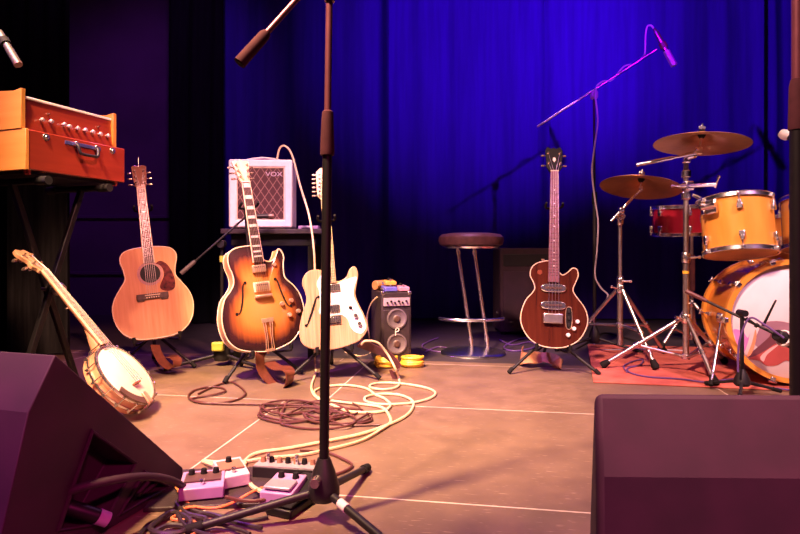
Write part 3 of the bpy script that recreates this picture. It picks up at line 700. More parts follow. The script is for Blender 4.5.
# ---- archtop
GB = gframe(at(265, 351.5, 2.9), 11, 34, 5.2)
T = thing('archtop_guitar', 'sunburst hollow archtop guitar with gold tailpiece in front of white amplifier', 'guitar', GB)
pts = [(0, 0), (-98, 18), (-145, 50), (-166, 95), (-170, 160), (-151, 228), (-122, 262), (-105, 290), (-103, 325), (-113, 365), (-112, 400), (-98, 424), (-65, 437), (-25, 440), (22, 440), (26, 400), (32, 376), (55, 366), (78, 377), (93, 398), (101, 416), (113, 404), (119, 380), (112, 350), (108, 300), (120, 276), (140, 255), (162, 215), (171, 160), (163, 108), (134, 56), (88, 18)]
pts = scale_pts(pts, .00126, .00122)
out = smooth_outline(pts, 4); TH = .075
dm = Dome(out, (-.005, .235), TH, .017)
mb = MB(); mb.prism(out, 0, TH, None, 1, 1); dm.mesh(mb, 0); mb.build('body', ['burst', 'ashside'], T, smooth=30)
binding(T, out, TH, .0034, 'cream'); binding(T, out, .002, .003, 'cream')
fhole(T, [(-.079, .352), (-.088, .345), (-.094, .325), (-.103, .275), (-.117, .228), (-.128, .208), (-.142, .205)], dm.h)
fhole(T, [(.079, .352), (.088, .345), (.094, .325), (.103, .275), (.117, .228), (.128, .208), (.142, .205)], dm.h)
zc = dm.h(0, .3)
humbucker(T, 0, .414, dm.h(0, .414) + .004, 'gold', .07, .038, None, .014); humbucker(T, 0, .322, zc + .003, 'gold', .07, .038, 'cream', .012)
mb = MB().box((0, .274, zc + .009), (.088, .014, .018)); mb.box((0, .274, zc + .021), (.072, .008, .006)); mb.build('bridge', 'gold', T, bevel=.002)
mb = MB().box((0, .152, dm.h(0, .15) + .012), (.062, .02, .005))
for x in (-.024, -.012, .012, .024):
    mb.tube([V((x, .145, dm.h(0, .15) + .012)), V((x * .72, .07, dm.h(0, .07) + .009)), V((x * .9, .005, TH + .005))], .0026, 6)
mb.box((0, .004, TH + .003), (.046, .014, .006)); mb.build('tailpiece', 'gold', T, bevel=.001)
for x, y in ((.093, .222), (.147, .232), (.125, .16), (.178, .172)): knob(T, x, y, dm.h(x, y), 'gold', .0115)
knob(T, .088, .428, dm.h(.088, .428), 'gold', .010, .012, 'volume_knob')
MB().tube([V((0, -.001, .04)), V((0, -.014, .04))], [.004, .007], 10).build('strap_button', 'gold', T)
guitar_neck(T, .446, .862, .274, TH + .031, .056, .043, 20, [(-.0225, 0), (.0225, 0), (.03, .03), (.034, .07), (.046, .118), (.03, .126), (.012, .122), (0, .136), (-.012, .122), (-.03, .126), (-.046, .118), (-.034, .07), (-.03, .03)], 13,
            [(s * (.022 + .1 * (y - .03)), y, s) for s in (-1, 1) for y in (.03, .064, .098)], 'ebony', 'maple', 'maple', 'block', 6)

# ---- natural thinline
GC = gframe(at(334.5, 349.5, 2.86), 11, 8, 3.4)
T = thing('electric_guitar', 'natural ash electric guitar with white pickguard and one f-hole', 'guitar', GC)
def axC(p): return ((p[0] - (193 - .07 * (365 - p[1]))) * .00114, (490 - p[1]) * .00116)
P = [(200, 490), (110, 482), (62, 455), (48, 400), (60, 330), (76, 280), (72, 240), (57, 195), (73, 155), (105, 141), (150, 150), (205, 194), (228, 196), (252, 181), (266, 150), (282, 137), (297, 146), (305, 178), (296, 230), (293, 262), (305, 300), (330, 350), (346, 395), (340, 430), (298, 468)]
out = smooth_outline([axC(p) for p in P], 5); TH = .042
MB().prism(out, 0, TH, None, 0, 1).build('body', ['ash', 'ashside'], T, bevel=.004)
P = [(150, 163), (128, 185), (122, 210), (133, 240), (137, 300), (132, 325), (150, 345), (190, 347), (232, 347), (258, 368), (270, 400), (290, 424), (318, 433), (333, 420), (338, 398), (322, 350), (300, 305), (285, 266), (288, 225), (300, 190), (282, 186), (240, 197), (212, 208), (175, 205)]
pgo = smooth_outline([axC(p) for p in P], 4)
MB().prism(pgo, TH, TH + .002).build('pickguard', 'white', T, bevel=.0005)
z = TH + .002
a = axC((191, 226)); humbucker(T, a[0] + .003, a[1], z, 'nickel', .07, .037, None, .008); a = axC((191, 316)); humbucker(T, a[0] + .002, a[1], z, 'nickel', .07, .037, None, .008)
ybr = axC((192, 366))[1]
mb = MB().box((0, ybr, TH + .004), (.082, .042, .004))
for i in range(6): mb.box(((i - 2.5) * .0115, ybr, TH + .009), (.009, .026, .007))
mb.build('bridge', 'nickel', T, bevel=.001)
a = axC((270, 318)); sw = MB().lathe([(0, .003), (.009, .003), (.009, 0), (0, 0)], Matrix.Translation((a[0], a[1], z)), 14); sw.tube([V((a[0], a[1], z)), V((a[0] + .003, a[1] + .004, z + .02))], [.0025, .004], 8); sw.build('selector_switch', 'black', T)
for p in ((292, 353), (309, 390)): a = axC(p); knob(T, a[0], a[1], z, 'nickel', .011, .015)
fhole(T, [axC(p) for p in ((130, 262), (120, 266), (112, 290), (103, 322), (93, 350), (86, 372), (78, 380))], lambda x, y: TH, .011)
y1 = .765
hd = [(-.022, 0), (.022, 0), (.026, .012), (.018, .03), (.016, .06), (.017, .13), (.022, .158), (.012, .182), (-.012, .186), (-.032, .172), (-.044, .15), (-.043, .03), (-.03, .012)]
hd = [(x * .85 - .002, y * .92) for x, y in smooth_outline(hd, 3)]
guitar_neck(T, axC((190, 205))[1], y1, ybr, TH + .010, .056, .042, 21, hd, 0, [(-.029 + .0013 * i, .028 + i * .0225, -1) for i in range(6)], 'maple', 'maple', 'maple', 'dot', 6, 'black', None)
MB().tube([axC((345, 410)) + (.02,), (axC((345, 410))[0] + .012, axC((345, 410))[1] - .006, .02)], .009, 12).build('output_jack', 'nickel', T) if False else None

# ---- bass
GD = gframe(at(551.5, 348, 3.0), 11, -6, -2.2)
T = thing('bass_guitar', 'dark red single-cutaway bass guitar with cream edge standing by the bar stool', 'guitar', GD)
def axD(p): return ((p[0] - 215) * .00123, (440 - p[1]) * .00126)
P = [(215, 440), (160, 432), (115, 404), (86, 358), (80, 310), (98, 252), (127, 216), (137, 195), (130, 170), (117, 143), (121, 113), (140, 92), (168, 82), (198, 80), (236, 122), (255, 136), (277, 122), (296, 105), (313, 110), (319, 135), (308, 165), (297, 195), (308, 220), (344, 268), (358, 312), (351, 355), (322, 402), (272, 432)]
out = smooth_outline([axD(p) for p in P], 5); TH = .045
MB().prism(out, 0, TH, None, 0, 0).build('body', 'bassred', T, bevel=.003)
binding(T, out, TH - .001, .003, 'cream')
for yy in (193, 265):
    x, y = axD((215, yy)); o2 = [(x + .066 * math.copysign(abs(math.cos(t)) ** .55, math.cos(t)), y + .023 * math.copysign(abs(math.sin(t)) ** .75, math.sin(t))) for t in [2 * pi * k / 28 for k in range(28)]]
    p = MB().prism(o2, TH, TH + .012).build('pickup', 'chrome', T, bevel=.005)
    mb = MB(); mb.box((x, y, TH + .013), (.085, .011, .003)); mb.build('pole_bar', 'darkrim', p)
x, y = axD((213, 320)); mb = MB().box((x, y, TH + .012), (.1, .052, .024)); b = mb.build('bridge_cover', 'chromeworn', T, bevel=.005)
x, y = axD((280, 315)); o2 = [(x + .0165 * math.copysign(abs(math.cos(t)) ** .6, math.cos(t)), y + .058 * math.copysign(abs(math.sin(t)) ** .8, math.sin(t))) for t in [2 * pi * k / 32 for k in range(32)]]
p = MB().prism(o2, TH, TH + .003).build('control_plate', 'black', T); MB().tube([V((q[0], q[1], TH + .002)) for q in o2], .0018, 6, True).build('plate_trim', 'gold', p)
for dy in (-.035, 0, .035): MB().box((x, y + dy, TH + .006), (.012, .018, .007)).build('slide_switch', 'blackmetal', p, bevel=.001)
for q in ((315, 328), (301, 358), (277, 385)): x, y = axD(q); knob(T, x, y, TH, 'white', .0105, .016)
x, y = axD((157, 128)); MB().lathe([(0, .004), (.012, .004), (.014, 0), (0, 0)], Matrix.Translation((x, y, TH)), 16).build('toggle_plate', 'mahog', T)
x, y = axD((172, 80)); MB().tube([V((x, y - .004, .022)), V((x, y + .016, .022))], [.005, .009], 12).build('strap_button', 'gold', T)
guitar_neck(T, axD((215, 168))[1], .955, axD((213, 318))[1], TH + .013, .058, .043, 22, [(-.026, 0), (.026, 0), (.042, .025), (.042, .065), (.047, .13), (.035, .155), (.014, .143), (0, .151), (-.014, .143), (-.035, .155), (-.047, .13), (-.042, .065), (-.042, .025)], 12,
            [(s * .031, y, s) for s in (-1, 1) for y in (.045, .11)], 'rose_pale', 'mahog', 'black', 'dot', 4, 'pearl', None)
HMx = head_frame(.958, TH + .007, 12)
MB().prism([(0, .055), (.009, .07), (.006, .085), (-.006, .085), (-.009, .07)], 0, .0012, HMx).build('head_inlay', 'pearl', T)

# ---- banjo
u = V((-.645, .02, .765)).normalized(); nn = V((.91, .0, .476)); nn = (nn - u * nn.dot(u)).normalized(); xx = u.cross(nn)
PC = at(126, 376, 2.24); PC.z += .006
BM = Matrix((xx, u, nn)).transposed().to_4x4(); BM.translation = PC
T = thing('banjo', 'five-string banjo with bright white head leaning on the keyboard stand', 'banjo', BM)
r = .143
MB().lathe([(r - .01, 0), (r, 0), (r + .004, -.004), (r + .003, -.012), (r, -.014), (r, -.062), (r - .012, -.062), (r - .012, 0)], None, 44).build('rim', 'banjorim', T)
MB().lathe([(0, .001), (r - .008, .001), (r - .004, -.002), (r - .004, -.006), (0, -.006)], None, 44).build('drum_head', 'vellum', T)
MB().lathe([(r - .006, -.004), (r - .006, .005), (r + .003, .005), (r + .0045, 0), (r + .003, -.006)], None, 44).build('tension_hoop', 'nickel', T)
MB().lathe([(r, -.03), (r + .006, -.03), (r + .007, -.034), (r + .006, -.038), (r, -.038)], None, 44).build('bracket_band', 'nickel', T)
for k in range(16):
    a = 2 * pi * (k + .5) / 16; d = V((math.cos(a), math.sin(a), 0))
    h = MB().tube([d * (r + .004) + V((0, 0, .007)), d * (r + .012) + V((0, 0, .004)), d * (r + .012) + V((0, 0, -.045))], .0026, 6)
    h.box(d * (r + .010) + V((0, 0, -.036)), (.009, .009, .012)); h.build('bracket_hook', 'nickel', T)
mb = MB(); arc = [V((math.cos(a) * (r - .004), math.sin(a) * (r - .004), .016)) for a in [pi + .35 + .9 * k / 14 for k in range(15)]]
mb.ribbon(arc, [V((-p.x, -p.y, 0)).normalized() for p in arc], .03, .006).build('armrest', 'darkrim', T)
MB().box((.004, -.052, .010), (.045, .009, .016)).build('bridge', 'neckwood', T, bevel=.002)
tp = MB().box((0, -r + .022, .008), (.026, .05, .008)); tp.box((0, -r - .003, -.01), (.022, .008, .036)); tp.build('tailpiece', 'gold', T, bevel=.002)
y1 = .52
guitar_neck(T, r + .004, y1, -.052, .018, .052, .034, 22, smooth_outline([(-.018, 0), (.018, 0), (.022, .015), (.036, .028), (.034, .045), (.026, .058), (.038, .085), (.042, .105), (.026, .13), (.0, .125), (-.026, .13), (-.042, .105), (-.038, .085), (-.026, .058), (-.034, .045), (-.036, .028), (-.022, .015)], 3), 10,
            [(s * .021, y, s) for s in (-1, 1) for y in (.04, .09)], 'maple', 'banjorim', 'banjorim', 'dot', 4, 'pearl', 'cream')
MB().tube([V((0, r - .002, -.022)), V((0, r + .03, -.014)), V((0, r + .07, -.004)), V((0, r + .12, .003))], [.026, .024, .017, .010], 14).build('neck_heel', 'banjorim', T)
MB().tube([V((-.026, .34, .004)), V((-.042, .34, .004))], .003, 8).build('fifth_peg', 'nickel', T)
# ---------------------------------------------------------------- guitar stands
def guitar_stand(label, G, th, yk, zneck, xarm=.095, spread=.24):
    base = G @ V((0, .12, -.06)); g = G.to_3x3() @ V((0, 0, 1)); g.z = 0; g.normalize(); s = V((-g.y, g.x, 0))
    hub = V((base.x, base.y, .24)) - g * .015
    T = thing('guitar_stand', label, 'guitar stand', (hub.x, hub.y, 0), 'tubular guitar stands')
    top = G @ V((0, yk, zneck - .045))
    MB().tube([hub - V((0, 0, .06)), hub, hub.lerp(top, .3), top], .0095, 12).build('upright', 'blackmetal', T, world=True)
    MB().tube([hub + V((0, 0, -.07)), hub + V((0, 0, .03))], .016, 14).build('hub', 'rubber', T, world=True)
    yk_ = MB().tube(crm([G @ V(p) for p in ((-.042, yk + .012, zneck + .035), (-.045, yk + .002, zneck + .01), (-.035, yk, zneck - .03), (0, yk, zneck - .045), (.035, yk, zneck - .03), (.045, yk + .002, zneck + .01), (.042, yk + .012, zneck + .035))], 5), .0065, 10)
    yk_.build('yoke', 'rubber', T, world=True)
    for sx in (-1, 1):
        pts = [hub - V((0, 0, .04)), G @ V((sx * xarm * .6, -.004, -.03)), G @ V((sx * xarm, -.016, -.004)), G @ V((sx * xarm, -.017, th * .6)), G @ V((sx * xarm, -.014, th + .016)), G @ V((sx * xarm, .012, th + .022))]
        # follow the lower edge of the body
        a = MB().tube(crm(pts, 4), .006, 10).build('cradle_arm', 'blackmetal', T, world=True)
        MB().tube([pts[-1] - (pts[-1] - pts[-2]) * .7, pts[-1] + (pts[-1] - pts[-2]) * .2], .0095, 10).build('rubber_tip', 'rubber', a, world=True)
    for ang, L in ((-58, spread), (58, spread), (180, spread)):
        c, sn = math.cos(math.radians(ang)), math.sin(math.radians(ang))
        f = hub + (g * c + s * sn) * L; f.z = .012
        lg = MB().tube([hub - V((0, 0, .05)), f], .0085, 10).build('leg', 'blackmetal', T, world=True)
        e = (f - hub).normalized()
        MB().tube([f - e * .03, f + e * .003], .0115, 10).build('rubber_foot', 'rubber', lg, world=True)
    return T
guitar_stand('black tubular stand holding the natural acoustic guitar', GA, .105, .70, .09, .11)
guitar_stand('black tubular stand holding the sunburst archtop guitar', GB, .085, .74, .085, .10)
guitar_stand('black tubular stand holding the natural electric guitar with white pickguard', GC, .042, .665, .03, .085, .27)
guitar_stand('black tubular stand holding the dark red bass guitar', GD, .045, .76, .035, .085, .27)

# ---------------------------------------------------------------- straps
def strap(pts, w, m, label, side, cat='guitar strap', k=7):
    P = crm(pts, k); mb = MB()
    mb.ribbon(P, side, w, .004)
    return solo(mb, 'guitar_strap', m, label, cat, P[-1])
strap([at(262, 348, 2.845), at(260, 356, 2.81), at(262, 370, 2.80), at(272, 382, 2.79), at(283, 386.5, 2.76), at(288.5, 384, 2.70), at(290, 374, 2.69), at(286, 368.5, 2.72), at(277, 367.5, 2.78), at(268, 362, 2.86)], .062, 'leather', 'shiny copper leather strap curling on the floor below the sunburst archtop', V((.42, .9, .12)))
strap([at(155, 345, 3.0), at(157, 352, 2.98), at(163, 362, 2.97), at(171, 367.5, 2.97), at(176, 366, 2.96), at(177, 360, 2.97), at(172, 356.5, 3.0), at(166, 357, 3.06)], .05, 'leather', 'copper leather strap looped under the acoustic guitar by the banjo', V((.5, .85, .1)))
strap([at(360, 343, 2.85), at(372, 348, 2.9), at(384, 353, 2.9), at(393, 360, 2.9), at(399, 368, 2.88), at(396, 373.5, 2.86), at(391, 374.8, 2.88)], .05, 'leatherdark', 'dark leather strap hanging from the electric guitar in front of the combo', V((.3, -.5, .8)))
strap([fl(523, 352, .03), fl(521, 358, .035), fl(528, 358.5, .05), fl(540, 357, .05), fl(550, 358, .05), fl(556, 361, .04), fl(561, 365, .02), fl(553, 364.5, .012)], .075, 'leathertan', 'tan leather strap crumpled on the floor below the bass guitar', V((.25, .75, .5)))

# ---------------------------------------------------------------- table with the white amplifier
a, b = at(222, 229, 3.35), at(322, 229, 3.35)
TZ = .775; TC = V(((a.x + b.x) / 2, 3.56, 0))
T = thing('side_table', 'dark low table carrying the white amplifier', 'table', TC)
MB().box(TC + V((0, 0, TZ - .015)), (b.x - a.x + .02, .42, .03)).build('table_top', 'ampblack', T, world=True, bevel=.004)
MB().box(TC + V((0, 0, TZ - .065)), (b.x - a.x - .08, .34, .07)).build('apron', 'black', T, world=True, bevel=.003)
for sx in (-1, 1):
    for sy in (-1, 1): MB().box(TC + V((sx * .22, sy * .15, (TZ - .03) / 2)), (.035, .035, TZ - .03)).build('leg', 'black', T, world=True, bevel=.003)
a, b = at(228, 228, 3.38), at(291, 228, 3.38); AW = b.x - a.x; AH = .405; AD = .2
AM = Matrix.Translation(((a.x + b.x) / 2, 3.38 + AD / 2, TZ + .008)) @ Matrix.Rotation(math.radians(3), 4, 'Z')
T = thing('guitar_amplifier', 'white guitar combo amplifier with diamond grille on the dark table', 'amplifier', AM)
hw = AW / 2; t = .048; f = -AD / 2
for nm, c, s in (('side', (-hw + t / 2, 0, AH / 2), (t, AD, AH)), ('side', (hw - t / 2, 0, AH / 2), (t, AD, AH)), ('top', (0, 0, AH - t / 2), (AW - .002, AD - .001, t)), ('bottom', (0, 0, t / 2), (AW - .002, AD - .001, t)), ('back', (0, AD / 2 - .012, AH / 2), (AW - .06, .02, AH - .06))):
    MB().box(c, s).build(nm + '_panel', 'ampwhite', T, bevel=.01)
gw, gh = AW - 2 * t, AH - 2 * t
MB().box((0, f + .014, AH / 2), (gw + .004, .012, gh + .004)).build('grille_cloth', 'grille', T)
mb = MB(); q = [V((sx * (gw / 2 - .001), f + .008, AH / 2 + sz_ * (gh / 2 - .001))) for sx, sz_ in ((-1, -1), (1, -1), (1, 1), (-1, 1))]
mb.tube(q, .004, 6, True).build('gold_piping', 'cream', T)
text_mesh('VOX', .037, .002, Matrix.Translation((gw / 2 - .06, f + .005, AH / 2 + gh / 2 - .04)) @ Matrix.Rotation(pi / 2, 4, 'X') @ Matrix.Diagonal((1.25, 1, 1, 1)), T, 'logo', 'panelpink')
MB().ribbon(crm([(-.11, 0, AH), (-.095, 0, AH + .012), (0, 0, AH + .024), (.095, 0, AH + .012), (.11, 0, AH)], 6), (0, 1, 0), .03, .006).build('handle', 'ampwhite', T)
for sx in (-1, 1):
    for sy in (-1, 1): MB().lathe([(0, -.008), (.012, -.008), (.014, 0), (0, 0)], Matrix.Translation((sx * (hw - .04), sy * (AD / 2 - .04), 0)), 10).build('foot', 'rubber', T)
bx = at(308, 226.5, 3.42); bx.z = TZ
T = thing('effect_unit', 'thin lilac box lying on the table edge beside the white amplifier', 'effect unit', bx)
MB().box(bx + V((0, .05, .011)), (.12, .09, .02)).build('case', 'lilac', T, world=True, bevel=.003)
MB().box(bx + V((-.005, -.0, .013)), (.07, .012, .01)).build('switch', 'silverbox', T, world=True, bevel=.002)

# microphone on a low boom aimed at the white amplifier
B = at(222, 365, 3.21); B.z = 0
T = thing('microphone_stand', 'low boom stand with lime clamp aimed past the archtop guitar', 'microphone stand', B)
MB().lathe([(0, .03), (.04, .03), (.05, .05), (.045, .09), (.02, .13), (0, .13)], Matrix.Translation(B), 16).build('hub', 'blackmetal', T, world=True)
MB().box(B + V((-.006, -.05, .115)), (.065, .04, .05)).build('hub_cap', 'lime', T, world=True, bevel=.008, label='lime yellow cap on the hub')
for a in (205, -28, 92): foot_leg(T, B, math.radians(a), .3, .06, .010)
top = at(222, 246, 3.21)
MB().tube([B + V((0, 0, .1)), top], .0095, 12).build('upright', 'blackmetal', T, world=True)
MB().tube([at(222, 262, 3.2), at(222, 256, 3.2)], .0135, 12).build('tape_band', 'lime', T, world=True)
MB().tube([top + V((0, -.03, .012)), top + V((0, .02, .012))], .022, 14).build('boom_joint', 'blackmetal', T, world=True)
bt, bh = at(184, 271, 3.12), at(249, 214, 3.22)
d = (top + V((0, -.02, .02)) - bt)
boom_arm(T, bt, bh, 'blackmetal', True, .006, .012, 'grey', False)
T = thing('microphone', 'black instrument microphone pointed at the white amplifier grille', 'microphone', bh)
MB().tube([bh - V((.012, 0, .005)), bh + V((.02, .01, 0))], .014, 12).build('clip', 'rubber', T, world=True)
MB().tube([bh + V((-.005, -.005, -.015)), bh + V((.10, .035, -.01))], [.011, .015], 14).build('body', 'blackmetal', T, world=True)
MB().lathe([(0, .035), (.017, .03), (.018, .006), (.015, 0), (0, 0)], frame(bh + V((.10, .035, -.01)), (1, .4, 0)), 14).build('grille', 'darkrim', T, world=True)

# ---------------------------------------------------------------- small black combo with boxes on top
a, b = at(381, 364, 3.2), at(412, 364, 3.2); W = b.x - a.x
top = at(390, 292, 3.2).z; CM = Matrix.Translation(((a.x + b.x) / 2, 3.2, 0)) @ Matrix.Rotation(math.radians(16), 4, 'Z')
T = thing('combo_amplifier', 'small black two-speaker combo amplifier with pink control panel', 'amplifier', CM)
H_ = top; D_ = .25
MB().box((0, D_ / 2, H_ / 2 + .006), (W, D_, H_ - .012)).build('cabinet', 'ampblack', T, bevel=.006)
MB().box((0, -.003, H_ - .055), (W - .022, .008, .045)).build('control_panel', 'panelpink', T, bevel=.001)
for i in range(6): MB().lathe([(0, .012), (.005, .012), (.006, 0), (0, 0)], frame(((i - 2.5) * .022, -.007, H_ - .055 + (.004 if i % 2 else -.004)), (0, -1, 0)), 10).build('control_knob', 'rubber', T)
MB().box((0, -.002, (H_ - .1) / 2 + .01), (W - .022, .008, H_ - .12)).build('grille_cloth', 'ampblack', T, bevel=.002)
for z in (.125, .265):
    c = MB().lathe([(.058, 0), (.058, .006), (.05, .008), (.046, .004), (.022, -.0), (.02, .004), (.012, .008), (0, .009)], frame((0, -.006, z), (0, -1, 0)), 24).build('speaker', 'cone', T)
    MB().lathe([(.018, .004), (.014, .009), (0, .011)], frame((0, -.007, z), (0, -1, 0)), 14).build('dust_cap', 'darkrim', c)
mk = MB().tube(crm([(-.008, -.012, .172), (-.008, -.012, .205), (.0, -.012, .213), (.01, -.012, .208), (.008, -.012, .196), (-.006, -.012, .193)], 4), .0028, 6)
mk.build('emblem', 'white', T)
for sx in (-1, 1):
    for z in (.012, H_ - .006):
        MB().box((sx * (W / 2 - .010), .014, z), (.024, .034, .02)).build('corner_guard', 'nickel', T, bevel=.004)
MB().tube(crm([(-.05, .12, H_), (-.05, .12, H_ + .02), (0, .12, H_ + .026), (.05, .12, H_ + .02), (.05, .12, H_)], 4), .006, 8).build('carry_handle', 'rubber', T)
def stomp(name, label, M, sz_, m, knobs=2, topm=None, swm='chrome', knobm='rubber', group=None, tread=False, led=False):
    T = thing(name, label, 'effects pedal', M, group); w_, d_, h_ = sz_
    MB().add([V((sx * w_ / 2, sy * d_ / 2, z)) for z in (.003, 1) for sx, sy in ((-1, -1), (1, -1), (1, 1), (-1, 1))] if False else
             [V(p) for p in ((-w_ / 2, -d_ / 2, .003), (w_ / 2, -d_ / 2, .003), (w_ / 2, d_ / 2, .003), (-w_ / 2, d_ / 2, .003), (-w_ / 2, -d_ / 2, h_ * .8), (w_ / 2, -d_ / 2, h_ * .8), (w_ / 2, d_ / 2, h_), (-w_ / 2, d_ / 2, h_))],
             [(3, 2, 1, 0), (4, 5, 6, 7), (0, 1, 5, 4), (1, 2, 6, 5), (2, 3, 7, 6), (3, 0, 4, 7)]).build('case', m, T, bevel=.003)
    zz = lambda y: h_ * (.9 + .2 * y / d_)
    if topm: MB().box((0, d_ * .1, zz(d_ * .1) + .001), (w_ * .82, d_ * .6, .003)).build('face_plate', topm, T)
    for i in range(knobs):
        x = (i - (knobs - 1) / 2) * w_ * .7 / max(1, knobs - .5)
        MB().lathe([(0, .014), (.007, .014), (.009, .002), (.009, -.003), (0, -.003)], Matrix.Translation((x, d_ * .28, zz(d_ * .28))), 12).build('control_knob', knobm, T)
    if tread: MB().box((0, -d_ * .2, zz(-d_ * .2) + .006), (w_ * .84, d_ * .5, .008)).build('treadle', 'silverbox', T, bevel=.003)
    else: MB().lathe([(0, .014), (.006, .013), (.007, .008), (.004, .007), (.004, -.004), (0, -.004)], Matrix.Translation((0, -d_ * .3, zz(-d_ * .3))), 12).build('foot_switch', swm, T)
    for sx in (-1, 1): MB().tube([V((sx * w_ / 2, d_ * .1, h_ * .45)), V((sx * (w_ / 2 + .012), d_ * .1, h_ * .45))], [.007, .006], 10).build('jack_socket', 'nickel', T)
    return T
tz = H_ + .001
stomp('effects_pedal', 'small orange box stacked on a blue one on the combo amplifier', CM @ Matrix.Translation((-.022, .07, tz + .0325)), (.062, .07, .03), 'orangebox', 1)
stomp('effects_pedal', 'small blue box on top of the combo amplifier', CM @ Matrix.Translation((-.03, .045, tz)), (.07, .1, .032), 'bluebox', 1)
stomp('effects_pedal', 'small pink box on top of the combo amplifier', CM @ Matrix.Translation((.047, .05, tz)), (.06, .1, .032), 'pinkbox', 1)
rl = CM @ V((-.065, .16, tz + .029))
solo(MB().tube([rl + V((-.02, -.02, 0)), rl + V((.05, .05, 0))], .028, 14), 'paper_roll', 'leathertan', 'brown roll lying behind the pedals on the combo amplifier', 'roll', rl, bevel=.003)
def coil(c, rx, ry, n, r, rise, jit=.012, k=16, ph=0, seed=0, z0=None):
    rr = random.Random(seed); pts = []
    for i in range(n * k + 1):
        a = 2 * pi * i / k + ph; j = i // k
        if i % k == 0: sx, sy, ox, oy = rx * rr.uniform(.86, 1.1), ry * rr.uniform(.86, 1.1), rr.uniform(-jit, jit), rr.uniform(-jit, jit)
        if i % k == 0 and i:
            px, py, pox, poy = nsx, nsy, nox, noy
        nsx, nsy, nox, noy = sx, sy, ox, oy
        f = (i % k) / k
        pts.append((sx, sy, ox, oy, a, i))
    out = []
    L = len(pts)
    for i in range(L):
        lo, hi = max(0, i - k // 2), min(L, i + k // 2 + 1); q = pts[lo:hi]; m = len(q)
        s1, s2, s3, s4 = (sum(t[x] for t in q) / m for x in range(4))
        a = pts[i][4]
        out.append(V((c.x + s3 + s1 * math.cos(a), c.y + s4 + s2 * math.sin(a), (z0 if z0 is not None else r) + rise * i / L)))
    return out
for px, py, lab, sd in ((386, 366.5, 'yellow cable coil at the combo amplifier corner beneath the strap', 3), (412, 366, 'yellow cable coil at the combo amplifier corner nearest the bar stool', 5)):
    c = fl(px, py); c.y -= .02
    solo(MB().tube(coil(c, .055, .05, 6, .008, .05, .006, seed=sd), .008, 8), 'cable_coil', 'yellow', lab, 'cable', (c.x, c.y, 0), 'yellow coils')

# ---------------------------------------------------------------- dark cabinet behind the stool
a = at(500, 248, 4.35)
BX = thing('speaker_cabinet', 'large dark purple cabinet standing behind the bar stool and bass', 'speaker cabinet', (a.x + .205, 4.35, 0))
MB().box((a.x + .205, 4.35 + .17, a.z / 2 + .01), (.41, .34, a.z - .02)).build('cabinet', 'carpetbox', BX, world=True, bevel=.012)
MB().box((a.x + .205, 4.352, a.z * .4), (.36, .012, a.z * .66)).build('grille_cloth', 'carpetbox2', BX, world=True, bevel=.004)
MB().box((a.x + .205, 4.352, a.z * .86), (.36, .012, a.z * .14)).build('control_panel', 'blackmetal', BX, world=True, bevel=.004)
for sx in (-.17, .17):
    for sy in (.04, .3): MB().lathe([(0, -.0), (.02, -.0), (.02, .022), (0, .022)], Matrix.Translation((a.x + .205 + sx, 4.35 + sy, 0)), 10).build('foot', 'rubber', BX, world=True)
MB().tube([(a.x - .004, 4.45, .16), (a.x - .012, 4.45, .16)], .015, 10).build('side_latch', 'nickel', BX, world=True)

# ---------------------------------------------------------------- bar stool
S0 = at(473, 354, 3.58); S0.z = 0
T = thing('bar_stool', 'chrome bar stool with round brown leather seat', 'stool', S0)
sc_ = at(471, 241, 3.58); R_ = .202
MB().lathe([(0, .052), (R_ * .6, .05), (R_ * .9, .042), (R_ * 1.0, .024), (R_ * 1.01, 0), (R_ * .97, -.022), (R_ * .9, -.03), (0, -.03)], Matrix.Translation(sc_), 48).build('seat', 'seatleather', T, world=True)
MB().lathe([(0, -.03), (R_ * .86, -.03), (R_ * .88, -.036), (R_ * .86, -.046), (0, -.05)], Matrix.Translation(sc_), 48).build('seat_ring', 'chrome', T, world=True)
for px0, px1 in ((457.5, 471), (474, 487)):
    p0 = V((at(px0, 250, 3.58).x, 3.58, sc_.z - .045)); p1 = V((at(px1, 343, 3.58).x, 3.57, .075)); p2 = V((p1.x + .002, 3.57, .02))
    MB().tube(crm([p0, p0 + (p1 - p0) * .04, p0.lerp(p1, .5), p1 - (p1 - p0) * .03, p2.lerp(p1, .6), p2], 5), .0125, 12).build('leg', 'chrome', T, world=True)
    for f_ in (.05, .97): q = p0.lerp(p1, f_); e = (p1 - p0).normalized(); MB().tube([q - e * .012, q + e * .012], .017, 12).build('collar', 'chrome', T, world=True)
zr = at(472, 319, 3.58).z; cr_ = V((at(472.5, 319, 3.58).x, 3.6, zr))
MB().tube([cr_ + V((R_ * math.cos(a), .02 + R_ * .55 * math.sin(a), 0)) for a in [pi + pi * k / 24 for k in range(25)]], .0105, 10).build('foot_ring', 'chrome', T, world=True)
MB().lathe([(0, 0), (R_ * 1.0, 0), (R_ * 1.02, .006), (R_ * .98, .016), (R_ * .9, .02), (R_ * .5, .03), (R_ * .2, .04), (0, .042)], Matrix.Translation(S0 + V((0, .0, 0))), 48).build('base', 'chrome', T, world=True)

# ---------------------------------------------------------------- rug
r0, r1, r2 = fl(593.5, 383), fl(587.5, 345.5), fl(720, 388.5)
ea = (r2 - r0).normalized(); eb = (r1 - r0); rl_ = eb.length; eb = eb.normalized()
mb = MB(); q = [r0, r0 + ea * 2.05, r0 + ea * 2.05 + eb * (rl_ + .1), r0 + eb * rl_]
mb.add([p + V((0, 0, z)) for z in (.0005, .009) for p in q], [(3, 2, 1, 0), (4, 5, 6, 7), (0, 1, 5, 4), (1, 2, 6, 5), (2, 3, 7, 6), (3, 0, 4, 7)])
solo(mb, 'drum_rug', 'rug', 'flat red carpet under the drum kit and stands', 'rug', (r0 + r2) / 2, bevel=.003)
RZ = .0095

